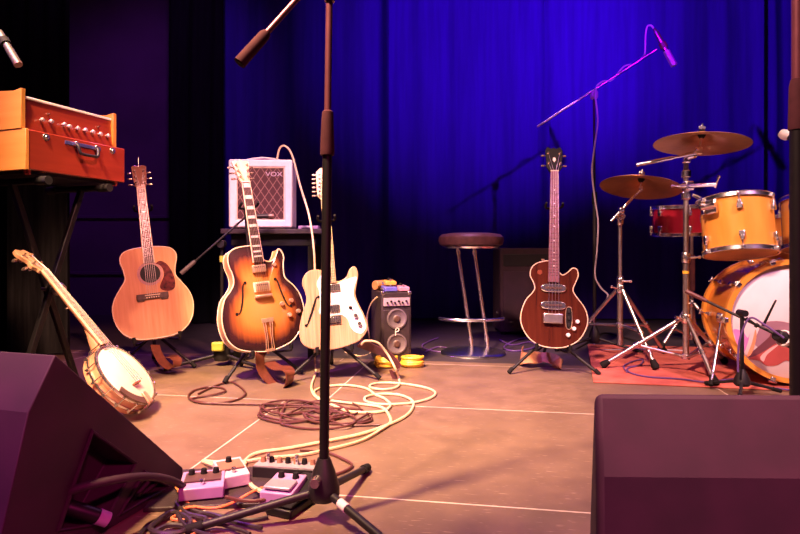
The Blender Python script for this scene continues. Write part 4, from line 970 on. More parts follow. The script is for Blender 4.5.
# ---------------------------------------------------------------- cymbal stands
def lever(T, p, d, m='chrome', r=.006, L=.045):
    d = V(d).normalized(); lv = MB().tube([p - d * L * .3, p + d * L * .7], [r, r * .8], 8)
    lv.lathe([(0, .008), (r * 1.5, .006), (r * 1.5, -.006), (0, -.008)], frame(p + d * L * .7, d), 10)
    return lv.build('wing_nut', m, T, world=True)
def collar(T, p, r, h, m='chrome', ax=(0, 0, 1)):
    ax = V(ax).normalized()
    return MB().tube([p - ax * h / 2, p - ax * h * .4, p + ax * h * .4, p + ax * h / 2], [r * .85, r, r, r * .85], 14).build('collar', m, T, world=True)
def tripod(T, c, zb, zh, feet, r=.011, zbrace=None):
    for f in feet:
        f = V(f); d = V((f.x - c.x, f.y - c.y, 0)).normalized()
        a = V((c.x, c.y, zh)) + d * .022
        lg = MB().tube([a, f], r, 10).build('leg', 'chromeworn', T, world=True)
        e = (f - a).normalized()
        MB().tube([f - e * .045, f - e * .01, f + e * .004], [r * 1.3, r * 1.9, r * 1.6], 10).build('rubber_foot', 'rubber', lg, world=True)
        m = a.lerp(f, .55); b = V((c.x, c.y, zb)) + d * .02
        MB().tube([b, m], r * .75, 8).build('brace', 'chromeworn', lg, world=True)
        MB().tube([m - e * .014, m + e * .014], r * 1.35, 10).build('rivet_joint', 'chrome', lg, world=True)
def cymbal(label, M, R_, group):
    T = thing('cymbal', label, 'cymbal', M, group); h = .038
    prof = [(.008, .03), (.03, .027), (.055, .012), (.066, .002), (R_ * .55, -.012), (R_, -.034), (R_, -.0355), (R_ * .55, -.0135), (.066, .0005), (.053, .0105), (.03, .0255), (.008, .0285)]
    MB().lathe(prof + [prof[0]], None, 56).build('plate', 'bronze', T, smooth=60)
    MB().lathe([(0, .042), (.014, .042), (.016, .031), (0, .031)], None, 14).build('felt', 'rubber', T)
    MB().tube([V((0, 0, .04)), V((0, 0, .075))], .005, 8).build('thread', 'chrome', T)
    MB().box((0, 0, .055), (.034, .007, .016)).build('wing_nut', 'chrome', T, bevel=.002)
    MB().lathe([(0, .024), (.018, .024), (.019, .012), (.012, .0), (0, .0)], None, 14).build('lower_felt', 'rubber', T)
    return T

# boom stand carrying the upper cymbal
c = V((1.505, 3.0, 0)); T = thing('cymbal_stand', 'chrome boom cymbal stand with tom arm and yellow tape beside the amber tom', 'cymbal stand', c)
fz = RZ + .012
tripod(T, c, .09, .29, [(fl(602, 369.5).x, fl(602, 369.5).y, fz), (fl(715.5, 388).x, fl(715.5, 388).y, fz), (c.x + .33, c.y + .22, fz)])
MB().tube([c + V((0, 0, .075)), c + V((0, 0, .62))], .0155, 14).build('lower_tube', 'chromeworn', T, world=True)
MB().tube([c + V((0, 0, .6)), c + V((0, 0, 1.14))], .013, 14).build('upper_tube', 'chromeworn', T, world=True)
collar(T, c + V((0, 0, .29)), .024, .05); collar(T, c + V((0, 0, .09)), .021, .03); collar(T, c + V((0, 0, .61)), .023, .055)
for z in (.525, .815): MB().tube([c + V((0, 0, z)), c + V((0, 0, z + .016))], .0165 if z < .6 else .0128, 14).build('tape_band', 'yellow', T, world=True)
lever(T, c + V((.03, -.01, .61)), (1, -.3, .1)); lever(T, c + V((-.03, -.01, .29)), (-1, -.3, .3))
for z in (1.05, .935): collar(T, c + V((0, 0, z)), .024, .04)
q0, q1 = at(664, 188, 2.95), at(712, 187, 2.93)
ar = MB().tube([V((c.x - .05, c.y - .03, .982)), V((c.x + .12, c.y - .06, .988))], .011, 12).build('cross_arm', 'chrome', T, world=True)
lever(T, V((c.x - .055, c.y - .03, .982)), (-1, 0, .1)); lever(T, V((c.x + .125, c.y - .06, .988)), (.2, -.3, 1), L=.06)
MB().box((c.x, c.y - .02, .985), (.045, .055, .05)).build('clamp', 'chrome', T, world=True, bevel=.008)
J = c + V((.02, -.01, 1.145))
collar(T, J, .02, .05, ax=(1, 0, .2)); lever(T, J + V((0, -.03, .01)), (.2, -1, .5)); MB().box(c + V((0, 0, 1.13)), (.036, .036, .05)).build('boom_clamp', 'chrome', T, world=True, bevel=.008)
b0, b1 = at(636, 165, 2.97), at(697, 153, 2.96)
MB().tube([b0, b0.lerp(b1, .6)], .0105, 12).build('boom_arm', 'chrome', T, world=True); MB().tube([b0.lerp(b1, .58), b1 + (b1 - b0) * .05], .007, 12).build('boom_arm', 'chrome', T, world=True)
tl = at(700, 147, 2.955)
MB().box(b1 + V((.01, 0, .012)), (.03, .026, .04)).build('tilter', 'gold', T, world=True, bevel=.006)
cz = at(701.5, 138, 2.95)
MB().tube([b1 + V((.012, 0, .02)), cz + V((.002, 0, .02))], .005, 10).build('tilter_rod', 'gold', T, world=True)
CMx = Matrix.Translation(cz) @ Matrix.Rotation(math.radians(5.5), 4, 'Y') @ Matrix.Rotation(math.radians(-4), 4, 'X')
cymbal('upper bronze cymbal seen from below above the amber tom', CMx, .229, 'bronze cymbals')
# tom arm
tb = at(712, 207, 2.74)
arm = MB().tube(crm([V((c.x + .02, c.y - .035, .935)), V((c.x + .04, c.y - .08, .91)), at(697, 203, 2.86), at(704, 209, 2.80), tb], 5), .0095, 12).build('tom_arm', 'chrome', T, world=True)

# straight stand carrying the lower cymbal
c = V((1.274, 3.3, 0)); T = thing('cymbal_stand', 'chrome tripod cymbal stand next to the bass guitar', 'cymbal stand', c)
tripod(T, c, .215, .42, [(fl(565, 351).x, fl(565, 351).y, .012), (fl(656, 372).x, fl(656, 372).y, fz), (c.x + .36, c.y + .22, fz)])
MB().tube([c + V((0, 0, .1)), c + V((0, 0, .5))], .0165, 14).build('lower_tube', 'chromeworn', T, world=True)
MB().tube([c + V((0, 0, .48)), c + V((0, 0, .82))], .0115, 14).build('upper_tube', 'chromeworn', T, world=True)
collar(T, c + V((0, 0, .425)), .024, .05); collar(T, c + V((0, 0, .215)), .022, .035); collar(T, c + V((0, 0, .47)), .02, .04)
lever(T, c + V((-.028, -.01, .43)), (-1, -.2, .3)); lever(T, c + V((.02, -.02, .47)), (1, -.3, .0))
J = c + V((0, -.01, .845)); collar(T, c + V((0, 0, .82)), .02, .05); collar(T, J, .021, .05, ax=(0, 1, 0)); lever(T, J + V((-.01, -.03, .0)), (-1, -.5, -.2))
b0, b1 = at(611, 221, 3.28), at(640, 190, 3.25); J2 = b0.lerp(b1, .35)
MB().tube([b0, b1], .008, 12).build('boom_arm', 'chrome', T, world=True)
MB().box(J2, (.032, .04, .032)).build('boom_clamp', 'chrome', T, world=True, bevel=.007)
cz = at(641, 182, 3.24)
MB().box(b1 + V((.004, 0, .008)), (.024, .022, .034)).build('tilter', 'chrome', T, world=True, bevel=.005)
MB().tube([b1, cz + V((.012, 0, .06))], .005, 10).build('tilter_rod', 'chrome', T, world=True)
CMx = Matrix.Translation(cz) @ Matrix.Rotation(math.radians(10), 4, 'Y') @ Matrix.Rotation(math.radians(-9), 4, 'X')
cymbal('lower bronze cymbal tilted beside the red drum', CMx, .22, 'bronze cymbals')
# ---------------------------------------------------------------- drums
def small_drum(name, label, M, r, h, shell, nl=6, a0=0., topm='drumhead', botm='clearhead', group=None):
    T = thing(name, label, 'drum', M, group)
    MB().lathe([(r - .006, .012), (r, .012), (r, h - .012), (r - .006, h - .012), (r - .006, .012)], None, 48).build('shell', shell, T)
    MB().lathe([(0, h - .004), (r - .004, h - .004), (r, h - .012), (0, h - .008)], None, 40).build('drum_head', topm, T)
    MB().lathe([(0, .004), (r - .004, .004), (r, .012), (0, .008)], None, 40).build('drum_head', botm, T)
    for z0 in (0, h - .022):
        MB().lathe([(r + .001, z0), (r + .009, z0), (r + .006, z0 + .003), (r + .005, z0 + .019), (r + .009, z0 + .022), (r + .001, z0 + .022), (r + .001, z0)], None, 48).build('hoop', 'chrome', T)
    for k in range(nl):
        a = a0 + 2 * pi * k / nl; d = V((math.cos(a), math.sin(a), 0)); t = V((-d.y, d.x, 0))
        for z, sg in ((h * .26, -1), (h * .74, 1)):
            F = Matrix((d, t, V((0, 0, 1)))).transposed().to_4x4(); F.translation = d * (r + .006) + V((0, 0, z))
            mb = MB().box((.002, 0, 0), (.022, .026, .03), F); mb.box((.006, 0, sg * .018), (.016, .017, .026), F)
            lg = mb.build('lug', 'chrome', T, bevel=.004)
            z1 = 0 if sg < 0 else h
            MB().tube([d * (r + .0125) + V((0, 0, z + sg * .02)), d * (r + .0125) + V((0, 0, z1 - sg * .004))], .0028, 6).build('tension_rod', 'chrome', lg)
            MB().box(d * (r + .011) + V((0, 0, z1 - sg * .012)), (.014, .014, .016)).build('hoop_ear', 'chrome', lg, bevel=.003)
    return T
def tiltframe(c, tx, ty, rz=0): return Matrix.Translation(c) @ Matrix.Rotation(math.radians(ty), 4, 'Y') @ Matrix.Rotation(math.radians(tx), 4, 'X') @ Matrix.Rotation(math.radians(rz), 4, 'Z')
tc = at(737.5, 226, 2.80)
TM = tiltframe(tc, -11, 1.5); TM = TM @ Matrix.Translation((0, 0, -.145))
T = small_drum('tom_drum', 'amber maple rack tom below the upper cymbal', TM, .157, .28, 'amber', 6, math.radians(-90 + 34), group='amber toms')
bk = MB(); q = TM.inverted() @ tb; d = V((q.x, q.y, 0)).normalized()
F = frame(d * .178 + V((0, 0, q.z)), d, (0, 0, 1))
MB().box((0, 0, .004), (.07, .055, .02), F).build('mount_bracket', 'chrome', T, bevel=.006)
mb = MB(); mb.tube([F @ V((0, -.035, .022)), F @ V((0, .035, .022))], .012, 12); mb.build('mount_clamp', 'chrome', T)
MB().tube([F @ V((.012, .02, .02)), F @ V((.012, .02, .06))], [.006, .009], 8).build('wing_nut', 'chrome', T)
t2 = at(828, 223, 2.92); TM2 = tiltframe(t2, -9, 3) @ Matrix.Translation((0, 0, -.135))
T = small_drum('tom_drum', 'amber rack tom half hidden by the thick black stand', TM2, .2, .27, 'amber', 6, math.radians(190), group='amber toms')
t3 = V((at(795, 240, 3.45).x, 3.45, .44)); TM3 = Matrix.Translation(t3)
T = small_drum('floor_tom', 'darker amber floor tom behind the rack tom', TM3, .17, .42, 'amberbass', 6, math.radians(200))
for a in (30, 150, 270):
    d = V((math.cos(math.radians(a)), math.sin(math.radians(a)), 0)) * .192
    lg = MB().tube([d + V((0, 0, .25)), d + V((0, 0, -.415))], .006, 8).build('leg', 'chrome', T)
    MB().tube([d + V((0, 0, -.4)), d + V((0, 0, -.43))], .011, 10).build('rubber_foot', 'rubber', lg)
    MB().box(d * .93 + V((0, 0, .16)), (.03, .03, .05)).build('leg_bracket', 'chrome', T, bevel=.005)
c = at(679, 220.5, 3.55); rm = tiltframe(c, 3, -1.5) @ Matrix.Translation((0, 0, -.095))
small_drum('snare_drum', 'ruby red shallow drum behind the cymbal stand', rm, .152, .19, 'ruby', 6, math.radians(-96), 'drumhead', 'ruby')
sb = V((at(693, 300, 3.72).x, 3.74, 0))
T = thing('drum_stand', 'dark pole stand holding up the ruby red drum', 'stand', sb)
MB().tube([sb + V((0, 0, .06)), sb + V((0, 0, .92))], .0125, 12).build('upright', 'chromeworn', T, world=True)
MB().tube([sb + V((0, 0, .38)), sb + V((0, 0, .62))], .022, 12).build('sleeve', 'leatherdark', T, world=True)
MB().tube([sb + V((0, 0, .80)), c + V((.10, .165, -.02))], .009, 10).build('drum_arm', 'chrome', T, world=True)
tripod(T, sb, .09, .3, [(sb.x - .26, sb.y - .12, fz), (sb.x + .12, sb.y - .26, fz), (sb.x + .1, sb.y + .12, fz)])
collar(T, sb + V((0, 0, .3)), .02, .04); collar(T, sb + V((0, 0, .8)), .02, .05)

# bass drum: local z = towards the audience
bn = V((-.225, -.974, 0)).normalized(); BC = at(791, 322, 2.70); BC.z = .305 + RZ
bx_ = V((0, 0, 1)).cross(bn)
BM_ = Matrix((bx_, V((0, 0, 1)), bn)).transposed().to_4x4(); BM_.translation = BC
T = thing('bass_drum', 'amber bass drum with pale head painted with a red tongue emblem', 'drum', BM_)
r = .275; dp = .34
MB().lathe([(r - .01, -dp), (r, -dp), (r, 0), (r - .01, 0), (r - .01, -dp)], None, 72).build('shell', 'amberbass', T)
for z0, nm in ((-.006, 'front_hoop'), (-dp - .034, 'rear_hoop')):
    MB().lathe([(r + .002, z0), (r + .016, z0), (r + .018, z0 + .02), (r + .016, z0 + .04), (r - .008, z0 + .04), (r - .008, z0 + .034), (r + .002, z0 + .03), (r + .002, z0)], None, 72).build(nm, 'amber', T)
MB().lathe([(0, .016), (r - .006, .016), (r + .0015, .010), (r + .0015, .002), (0, .012)], None, 64).build('front_head', 'drumhead', T)
MB().lathe([(0, -dp - .016), (r - .006, -dp - .016), (r + .0015, -dp - .01), (r + .0015, -dp - .002), (0, -dp - .012)], None, 64).build('rear_head', 'drumhead', T)
for k in range(10):
    a = pi / 2 + 2 * pi * (k + .5) / 10; d = V((math.cos(a), math.sin(a), 0)); t = V((-d.y, d.x, 0))
    if d.y < -.93: pass
    for z, z1, sg in ((-.095, .036, 1), (-dp + .095, -dp - .036, -1)):
        F = Matrix((d, t, V((0, 0, 1)))).transposed().to_4x4(); F.translation = d * (r + .008) + V((0, 0, z))
        mb = MB().box((0, 0, 0), (.018, .022, .034), F); mb.box((.006, 0, sg * .02), (.014, .014, .026), F); lg = mb.build('lug', 'chrome', T, bevel=.004)
        MB().tube([d * (r + .022) + V((0, 0, z + sg * .02)), d * (r + .022) + V((0, 0, z1 + sg * .006))], .0032, 6).build('tension_rod', 'chrome', lg)
        F2 = F.copy(); F2.translation = d * (r + .016) + V((0, 0, z1 - sg * .004))
        mb = MB().box((0, 0, 0), (.026, .024, .012), F2); mb.box((.011, 0, sg * -.014), (.01, .02, .026), F2); mb.build('claw', 'chrome', lg, bevel=.003)
        MB().tube([F2 @ V((.006, -.016, sg * .012)), F2 @ V((.006, .016, sg * .012))], .0035, 6).build('t_handle', 'chrome', lg)
sp0, sp1 = at(718, 316, 2.93), V((fl(709, 366, .02).x, fl(709, 366, .02).y - .08, RZ + .01))
for sp0, sp1 in ((at(722, 318, 2.84), V((1.45, 2.66, RZ + .009))), (BC + V((.36, .10, -.1)), V((BC.x + .43, BC.y - .1, RZ + .009)))):
    sp = MB().tube([sp0, sp1], .007, 10).build('spur', 'chrome', T, world=True)
    MB().tube([sp0.lerp(sp1, .93), sp1], [.011, .010], 10).build('rubber_tip', 'rubber', sp, world=True)
    MB().box(sp0, (.035, .05, .05)).build('spur_bracket', 'chrome', T, world=True, bevel=.008)
def emb(pts, m, z=.0172, name='emblem_patch'):
    o = []
    for x, y in pts:
        p = BM_.inverted() @ hit(720 + x / 6.675, 320 + y / 6.675, BM_ @ V((0, 0, .017)), bn); o.append((p.x, p.y))
    return MB().prism(smooth_outline(o, 3), z - .0008, z).build(name, m, T)
emb([(90, 62), (150, 75), (185, 120), (200, 90), (170, 200), (140, 215), (112, 170), (100, 110)], 'tonguelilac', .0172)
emb([(262, 60), (300, 15), (420, 10), (560, 60), (620, 150), (560, 240), (450, 250), (330, 215), (235, 165)], 'tonguegrey', .0176)
emb([(330, 110), (352, 62), (470, 110), (560, 190), (520, 250), (400, 240), (300, 215), (215, 250), (185, 240), (240, 190)], 'tonguedark', .0180)
emb([(300, 205), (390, 150), (470, 180), (560, 230), (520, 290), (440, 270), (385, 300), (310, 305), (262, 272), (190, 258), (245, 235)], 'tongue', .0184)
emb([(395, 160), (330, 190), (268, 246), (290, 278), (312, 232), (362, 190)], 'tonguepink', .0188)
emb([(236, 62), (214, 150), (178, 240), (182, 250), (215, 215), (242, 120)], 'tongueorange', .0184)

# small boom stand and microphone at the bass drum
B = V((1.527, 2.545, RZ)); T = thing('microphone_stand', 'short black boom stand in front of the bass drum', 'microphone stand', B)
MB().lathe([(0, .035), (.028, .035), (.036, .046), (.034, .06), (.02, .095), (.011, .11), (0, .11)], Matrix.Translation(B), 18).build('hub', 'blackmetal', T, world=True)
for a in (236, 0, 118): foot_leg(T, B, math.radians(a), .17, .05, .007)
top = V((B.x, B.y, at(743, 313, B.y).z))
MB().tube([B + V((0, 0, .1)), top], .0085, 12).build('upright', 'blackmetal', T, world=True)
b0, b1 = at(690, 293, 2.70), at(792, 342, 2.42)
MB().tube([top + V((0, -.026, 0)), top + V((0, .024, 0))], .015, 14).build('boom_joint', 'blackmetal', T, world=True)
lever(T, top + V((.02, -.02, -.03)), (.5, -.5, -.5), 'rubber', .007, .05)
boom_arm(T, b0, b1, 'blackmetal', True, .0065, .0105, 'leatherdark', False)
T = thing('microphone', 'dark drum microphone aimed at the bass drum head', 'microphone', b1)
mb = MB().tube([b1 + V((-.06, .01, .03)), b1 + V((.05, .04, -.02))], [.024, .03], 16); mb.build('body', 'blackmetal', T, world=True, bevel=.004)
MB().lathe([(.03, -.01), (.036, -.008), (.036, .008), (.03, .01), (.03, -.01)], frame(b1 + V((-.02, .02, .012)), (1, .3, -.45)), 22).build('pale_ring', 'white', T, world=True, label='pale ring around the body')
MB().tube([at(763, 326, 2.46), at(776, 300, 2.44)], [.006, .004], 8).build('clip_lever', 'rubber', T, world=True)
MB().lathe([(0, .03), (.024, .022), (.03, .004), (.03, 0), (0, 0)], frame(b1 + V((.05, .04, -.02)), (1, .3, -.45)), 16).build('grille', 'darkrim', T, world=True)

# overhead microphone stand
B = V((at(594.5, 345, 3.75).x, 3.75, 0)); jt = at(594, 95, 3.75)
T = thing('microphone_stand', 'very tall thin boom stand reaching up against the blue curtain', 'microphone stand', B)
MB().lathe([(0, .04), (.03, .04), (.04, .06), (.03, .11), (.014, .15), (0, .15)], Matrix.Translation(B), 16).build('hub', 'blackmetal', T, world=True)
for a in (200, -40, 80): foot_leg(T, B, math.radians(a), .3, .07, .009)
MB().tube([B + V((0, 0, .1)), V((B.x, B.y, 1.0))], .012, 12).build('lower_tube', 'blackmetal', T, world=True)
MB().tube([V((B.x, B.y, .98)), V((jt.x, jt.y, jt.z - .02))], .0075, 12).build('upper_tube', 'blackmetal', T, world=True)
MB().tube([V((B.x, B.y, .95)), V((B.x, B.y, 1.03))], .017, 12).build('clutch', 'rubber', T, world=True)
MB().box(jt, (.045, .05, .055)).build('boom_joint', 'lilac', T, world=True, bevel=.012, label='pale lilac boom joint')
b0, b1 = at(537, 127, 3.78), at(657, 49, 3.70)
boom_arm(T, b0, b1, 'nickel', False, .0065)
mt, mh = at(654, 28.5, 3.70), at(675, 67, 3.66)
T = thing('microphone', 'pale pencil microphone at the tip of the tall overhead boom', 'microphone', b1)
MB().tube([mt, mt.lerp(mh, .12), mt.lerp(mh, .6)], [.008, .0165, .0175], 14).build('body', 'nickel', T, world=True)
MB().tube([mt.lerp(mh, .58), mt.lerp(mh, .97)], .0205, 14).build('capsule', 'silverbox', T, world=True, bevel=.004)
MB().tube([mt.lerp(mh, .38), mt.lerp(mh, .5)], .023, 14).build('clip', 'leatherdark', T, world=True)
tl = lambda pts, d: [at(x, y, d) for x, y in pts]
solo(MB().tube(crm(tl([(654, 29), (651, 25.5), (647, 27), (645.5, 36), (645, 52)], 3.70) + tl([(643, 57), (634, 64), (624, 66.5), (612, 80), (604, 81), (597, 86)], 3.73) + tl([(595.5, 97), (597, 110), (597.5, 125), (594, 150), (592, 172), (595, 200), (598, 222), (597, 250), (595, 275), (601, 288), (608, 296), (600, 309), (594, 318)], 3.70) + [fl(594, 344, .006), fl(602, 350, .006), fl(640, 349, .014), fl(690, 351, .014)], 5), .0055, 7),
     'microphone_cable', 'greycable', 'pale cable wound round the overhead boom and hanging to the floor', 'cable', (B.x, B.y, 0))

# vocal microphone by the kit
m0, m1 = at(781, 133, 2.86), at(793, 138.5, 2.82)
st = V((2.16, 2.02, 0))
T = thing('microphone_stand', 'dark boom stand holding the ball microphone by the thick pole', 'microphone stand', st)
MB().lathe([(0, .03), (.03, .03), (.04, .05), (.03, .1), (.014, .14), (0, .14)], Matrix.Translation(st), 16).build('hub', 'blackmetal', T, world=True)
for a in (0, 120, 240): foot_leg(T, st, math.radians(a), .26, .06)
MB().tube([st + V((0, 0, .1)), st + V((0, 0, 1.05))], .010, 12).build('tube', 'blackmetal', T, world=True)
boom_arm(T, st + V((.15, -.3, .93)), m1 + V((.05, -.03, -.03)), 'blackmetal', False)
T = thing('microphone', 'ball microphone with pale grille poking out beside the thick pole', 'microphone', m1)
e = (m0 - m1).normalized()
MB().tube([m1 - e * .09, m1 + e * .02], [.012, .018], 14).build('body', 'blackmetal', T, world=True)
MB().lathe([(0, .052), (.018, .046), (.026, .028), (.025, .008), (.019, 0), (0, 0)], frame(m1 + e * .02, e), 18).build('grille', 'white', T, world=True)
MB().tube([m1 - e * .075, m1 - e * .03], .019, 12).build('clip', 'rubber', T, world=True)

# ---------------------------------------------------------------- pedals by the front stand
def pm(px, py, rz, z=0): p = fl(px, py, z); p.z = z; return Matrix.Translation(p) @ Matrix.Rotation(math.radians(rz), 4, 'Z')
PBc = fl(252, 497); 
Tb = thing('pedal_board', 'flat black board carrying the effects pedals', 'board', Matrix.Translation((-.44, 1.555, 0)) @ Matrix.Rotation(math.radians(6), 4, 'Z'))
MB().box((0, 0, .006), (.42, .25, .012)).build('deck', 'ampblack', Tb, bevel=.003)
PZ = .0125
stomp('effects_pedal', 'lilac two-knob pedal with dark face nearest the wedge monitor', pm(203, 493, 14, PZ), (.11, .10, .042), 'lilac', 3, 'darkrim')
stomp('effects_pedal', 'white pedal with brown face panel behind the lilac one', pm(231, 481, 28, PZ), (.078, .115, .044), 'pedalwhite', 1, 'brownlabel', 'nickel')
stomp('effects_pedal', 'pale lilac treadle pedal under the stand leg', pm(284, 499, -12, PZ), (.085, .105, .046), 'lilac', 2, None, tread=True)
T = thing('effects_pedal', 'long silver switch strip with a row of dark knobs beside the stand hub', 'effects pedal', pm(287, 479.5, 0, 0) @ Matrix.Rotation(math.radians(-9), 4, 'Z'), None)
MB().box((0, .0, .022), (.185, .055, .04)).build('case', 'blackmetal', T, bevel=.003)
MB().box((0, -.002, .043), (.178, .048, .003)).build('face_plate', 'silverbox', T)
for i in range(7):
    x = (i - 3) * .0245
    MB().lathe([(0, .015), (.0065, .015), (.0085, .002), (.0085, 0), (0, 0)], Matrix.Translation((x, .008, .0445)), 12).build('control_knob', 'rubber' if i % 2 else 'brownlabel', T)
for x in (-.055, .03): MB().lathe([(0, .028), (.006, .027), (.007, .02), (.004, .018), (.004, 0), (0, 0)], Matrix.Translation((x, -.002, .0445)), 12).build('foot_switch', 'chrome', T)
wm = Matrix.Translation((-.262, 1.46, 0)) @ Matrix.Rotation(math.radians(-24), 4, 'Z')
T = thing('volume_pedal', 'black rocker pedal lying under the stand hub', 'effects pedal', wm)
MB().box((0, 0, .012), (.075, .17, .02)).build('base', 'black', T, bevel=.004)
MB().add([V(p) for p in ((-.035, -.08, .024), (.035, -.08, .024), (.035, .08, .024), (-.035, .08, .024), (-.035, -.08, .03), (.035, -.08, .03), (.035, .08, .05), (-.035, .08, .05))], [(3, 2, 1, 0), (4, 5, 6, 7), (0, 1, 5, 4), (1, 2, 6, 5), (2, 3, 7, 6), (3, 0, 4, 7)]).build('rocker', 'rubber', T, bevel=.004)
sq = [fl(237, 489, .03), fl(243, 486, .03)]

# ---------------------------------------------------------------- cables
def cable(pts, r, m, label, name='cable', k=6, group=None):
    P = crm(pts, k); return solo(MB().tube(P, r, 7), name, m, label, 'cable', (P[0].x, P[0].y, 0), group)
c5 = lambda L, z=.006: [fl(300 + x / 5.333, 340 + y / 5.333, z + .0004 * (i % 5)) for i, (x, y) in enumerate(L)]
cable([at(361.5, 344.5, 2.84), at(366, 341, 2.82), at(378, 343, 2.84)] + [at(388, 355, 2.86), at(395, 368, 2.82)] + c5([(528, 205), (530, 235), (505, 256), (450, 263), (390, 258), (370, 246), (400, 232), (480, 228), (580, 237), (680, 257), (722, 283), (690, 312), (600, 335), (500, 343), (400, 340), (350, 325), (352, 303), (420, 288), (520, 291), (588, 315), (605, 348), (570, 400), (470, 452), (330, 500), (190, 530)]) +
      [fl(290, 448, .006), fl(262, 452, .006), fl(249, 457, .006), fl(244, 466, .01), fl(247, 478, .012), fl(253, 487, .02), fl(263, 492, .035)], .0058, 'creamcable', 'cream cable from the natural electric guitar jack looping to the pedals')
cable([at(277, 166, 3.47), at(277.5, 157, 3.46), at(280, 148, 3.45), at(285, 146, 3.44), at(292, 155, 3.42), at(300, 185, 3.3), at(309, 215, 3.2), at(313.5, 245, 3.14), at(315, 275, 3.12), at(315, 320, 3.05), at(315, 345, 2.99)] + c5([(80, 130), (84, 175), (66, 225), (62, 265), (90, 308), (170, 345), (260, 380), (380, 386), (455, 375), (482, 345), (450, 312), (400, 290), (362, 262), (300, 246), (220, 240), (130, 250), (82, 268), (76, 288), (110, 312), (230, 332), (360, 346), (440, 362), (474, 400), (482, 440), (430, 478), (330, 535)]) +
      [fl(330, 449, .006), fl(300, 455, .006), fl(268, 458, .006), fl(240, 462, .006), fl(215, 462, .006), fl(203, 461, .006), fl(215, 466, .02), fl(224, 470, .03)], .0058, 'creamcable', 'cream cable arching from the white amplifier and looping across the floor')
c6 = lambda L, z=.006: [fl(160 + x / 4.706, 330 + y / 4.706, z + .0004 * (i % 5)) for i, (x, y) in enumerate(L)]
cable(c6([(180, 300), (260, 262), (330, 245), (370, 262), (402, 295), (380, 320), (320, 338), (230, 345), (160, 335), (133, 312), (160, 285), (230, 268), (290, 272), (306, 288), (250, 305), (170, 318), (150, 330), (250, 346), (400, 348), (520, 352), (620, 352), (700, 356)]), .0045, 'maroon', 'thin maroon cable loop lying in front of the sunburst archtop')
loops = [(290, 407, 27, 7), (312, 411, 34, 9), (300, 415, 42, 8), (330, 409, 30, 9), (318, 420, 38, 9), (296, 411, 36, 10), (338, 416, 33, 8)]
tang = []
for q, (lx, ly, la, lb) in enumerate(loops):
    for k in range(11):
        t = 2 * pi * k / 11 * (1 if q % 3 else -1) + q * .9
        tang.append(fl(lx + la * math.cos(t), ly + lb * math.sin(t), .005 + .0011 * ((q * 5 + k) % 9)))
cable(tang + [fl(352, 424, .006), fl(372, 420, .006), fl(364, 411, .006), fl(350, 408, .006)], .0042, 'maroon', 'tangled dark maroon cable coil beside the tall stand pole', 'cable_coil', 4)
cable([fl(326, 418, .006), fl(345, 425, .006), fl(380, 425, .006), fl(378, 429, .006)], .004, 'maroon', 'short maroon cable end crossing under the cream loops')
cable([fl(300, 450, .006), fl(325, 452, .006), fl(345, 460, .006), fl(352, 466, .006), fl(340, 473, .006), fl(325, 476, .006), fl(310, 474, .02)], .0045, 'maroon', 'dark cable curving round the tall stand hub to the switch strip')
cable([fl(172, 478, .03), fl(178, 490, .03), fl(188, 503, .01), fl(196, 507, .01), fl(215, 508, .02), fl(232, 503, .02), fl(250, 493, .03), fl(262, 488, .03), fl(272, 487, .03)], .0035, 'orangecable', 'thin orange patch lead running from the wedge monitor past the lilac pedal')
cable([fl(196, 507, .012), fl(186, 508, .012), fl(178, 514, .01), fl(172, 519, .01), fl(192, 521, .01), fl(200, 529, .01), fl(190, 536, .01)], .0035, 'orangecable', 'orange lead curling on the floor beside the wedge monitor corner')
cable([fl(226, 497, .024), fl(240, 500, .03), fl(254, 501, .03), fl(268, 499, .03)], .0048, 'maroon', 'short dark patch lead between lilac pedal and treadle pedal')
for i, L in enumerate(([(178, 505), (200, 512), (225, 516), (250, 520), (268, 517)], [(183, 522), (205, 513), (235, 522), (262, 528)], [(190, 530), (215, 524), (240, 530), (250, 534)], [(176, 512), (186, 526), (205, 534), (230, 538)])):
    cable([fl(x, y, .006 + .003 * i) for x, y in L], .0045, 'blackcable', ['black lead trailing from the lilac pedal along the board front', 'black lead crossing the front edge of the pedal board', 'short black lead lowest in the tangle before the pedals', 'black lead by the floor wedge corner below the orange ones'][i])
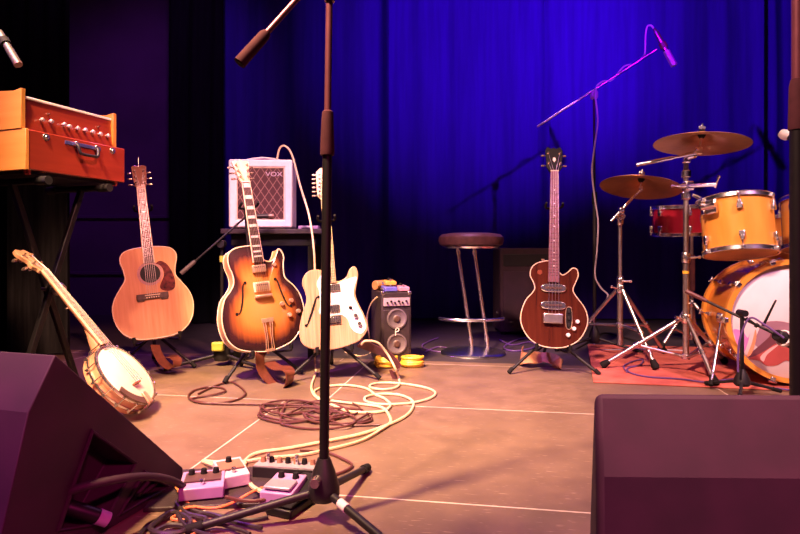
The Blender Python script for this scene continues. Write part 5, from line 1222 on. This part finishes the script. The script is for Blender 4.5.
cable([fl(627, 372, .014), fl(624, 366, .014), fl(634, 361, .014), fl(643, 360, .014), fl(640, 365, .014), fl(628, 368, .014), fl(631, 373, .014), fl(650, 377, .014), fl(681, 379, .014), fl(704, 382, .014), fl(720, 380.5, .014)] + [fl(733, 379, .014), fl(742, 381, .014), fl(760, 386, .014), fl(790, 390, .014)], .0045, 'purplecable', 'violet cable winding over the red carpet')
cable([at(738, 372, 2.5), at(738, 355, 2.5), at(741, 335, 2.49), at(750, 318, 2.47), at(765, 325, 2.44), at(784, 338, 2.40)], .0045, 'purplecable', 'violet cable climbing the short boom stand to the drum microphone')
cc = fl(462, 349); cable([fl(425, 352, .006), fl(438, 347, .006), fl(450, 349, .006), fl(445, 352, .006), fl(430, 350.5, .006), fl(422, 346, .006), fl(430, 341, .006), fl(438, 338, .006)], .006, 'purplecable', 'black cable coloured violet-lit, lying on the dark floor between combo and stool')  # black cable; purple light is put into its colour
cable([fl(500, 340, .006), fl(512, 345, .006), fl(530, 342, .006), fl(535, 347, .006), fl(515, 351, .006), fl(504, 347, .006), fl(520, 339, .006), fl(545, 337, .006)], .006, 'purplecable', 'black cable coil coloured violet-lit on the dark floor behind the bass guitar')  # violet here is light painted onto a black cable
cable([at(377, 297, 3.25), at(371, 304, 3.3), at(367, 318, 3.35), at(369, 335, 3.36)] + [fl(371, 352, .006), fl(360, 356, .006), fl(345, 352, .006)], .0045, 'creamcable', 'pale lead hanging down the side of the small combo amplifier')
cable([fl(576, 349, .006), fl(592, 340, .006), fl(604, 333, .006), fl(622, 337, .006), fl(640, 342, .02)], .006, 'blackcable', 'black cable behind the cymbal stand along the carpet edge')

for i, L in enumerate(([(182, 488), (190, 497), (184, 510), (168, 517), (150, 524), (138, 536)], [(186, 494), (176, 503), (188, 514), (206, 519), (196, 527), (170, 525), (152, 533)], [(158, 520), (172, 512), (190, 520), (184, 531), (162, 533), (150, 528), (160, 519)])):
    cable([fl(x, y, .007 + .004 * i) for x, y in L], .006, 'blackcable', ['thick black cable hugging the nose of the wedge with the jack panel', 'thick black cable snaking between wedge nose and lilac pedal', 'round loop of thick black cable under the wedge corner'][i])
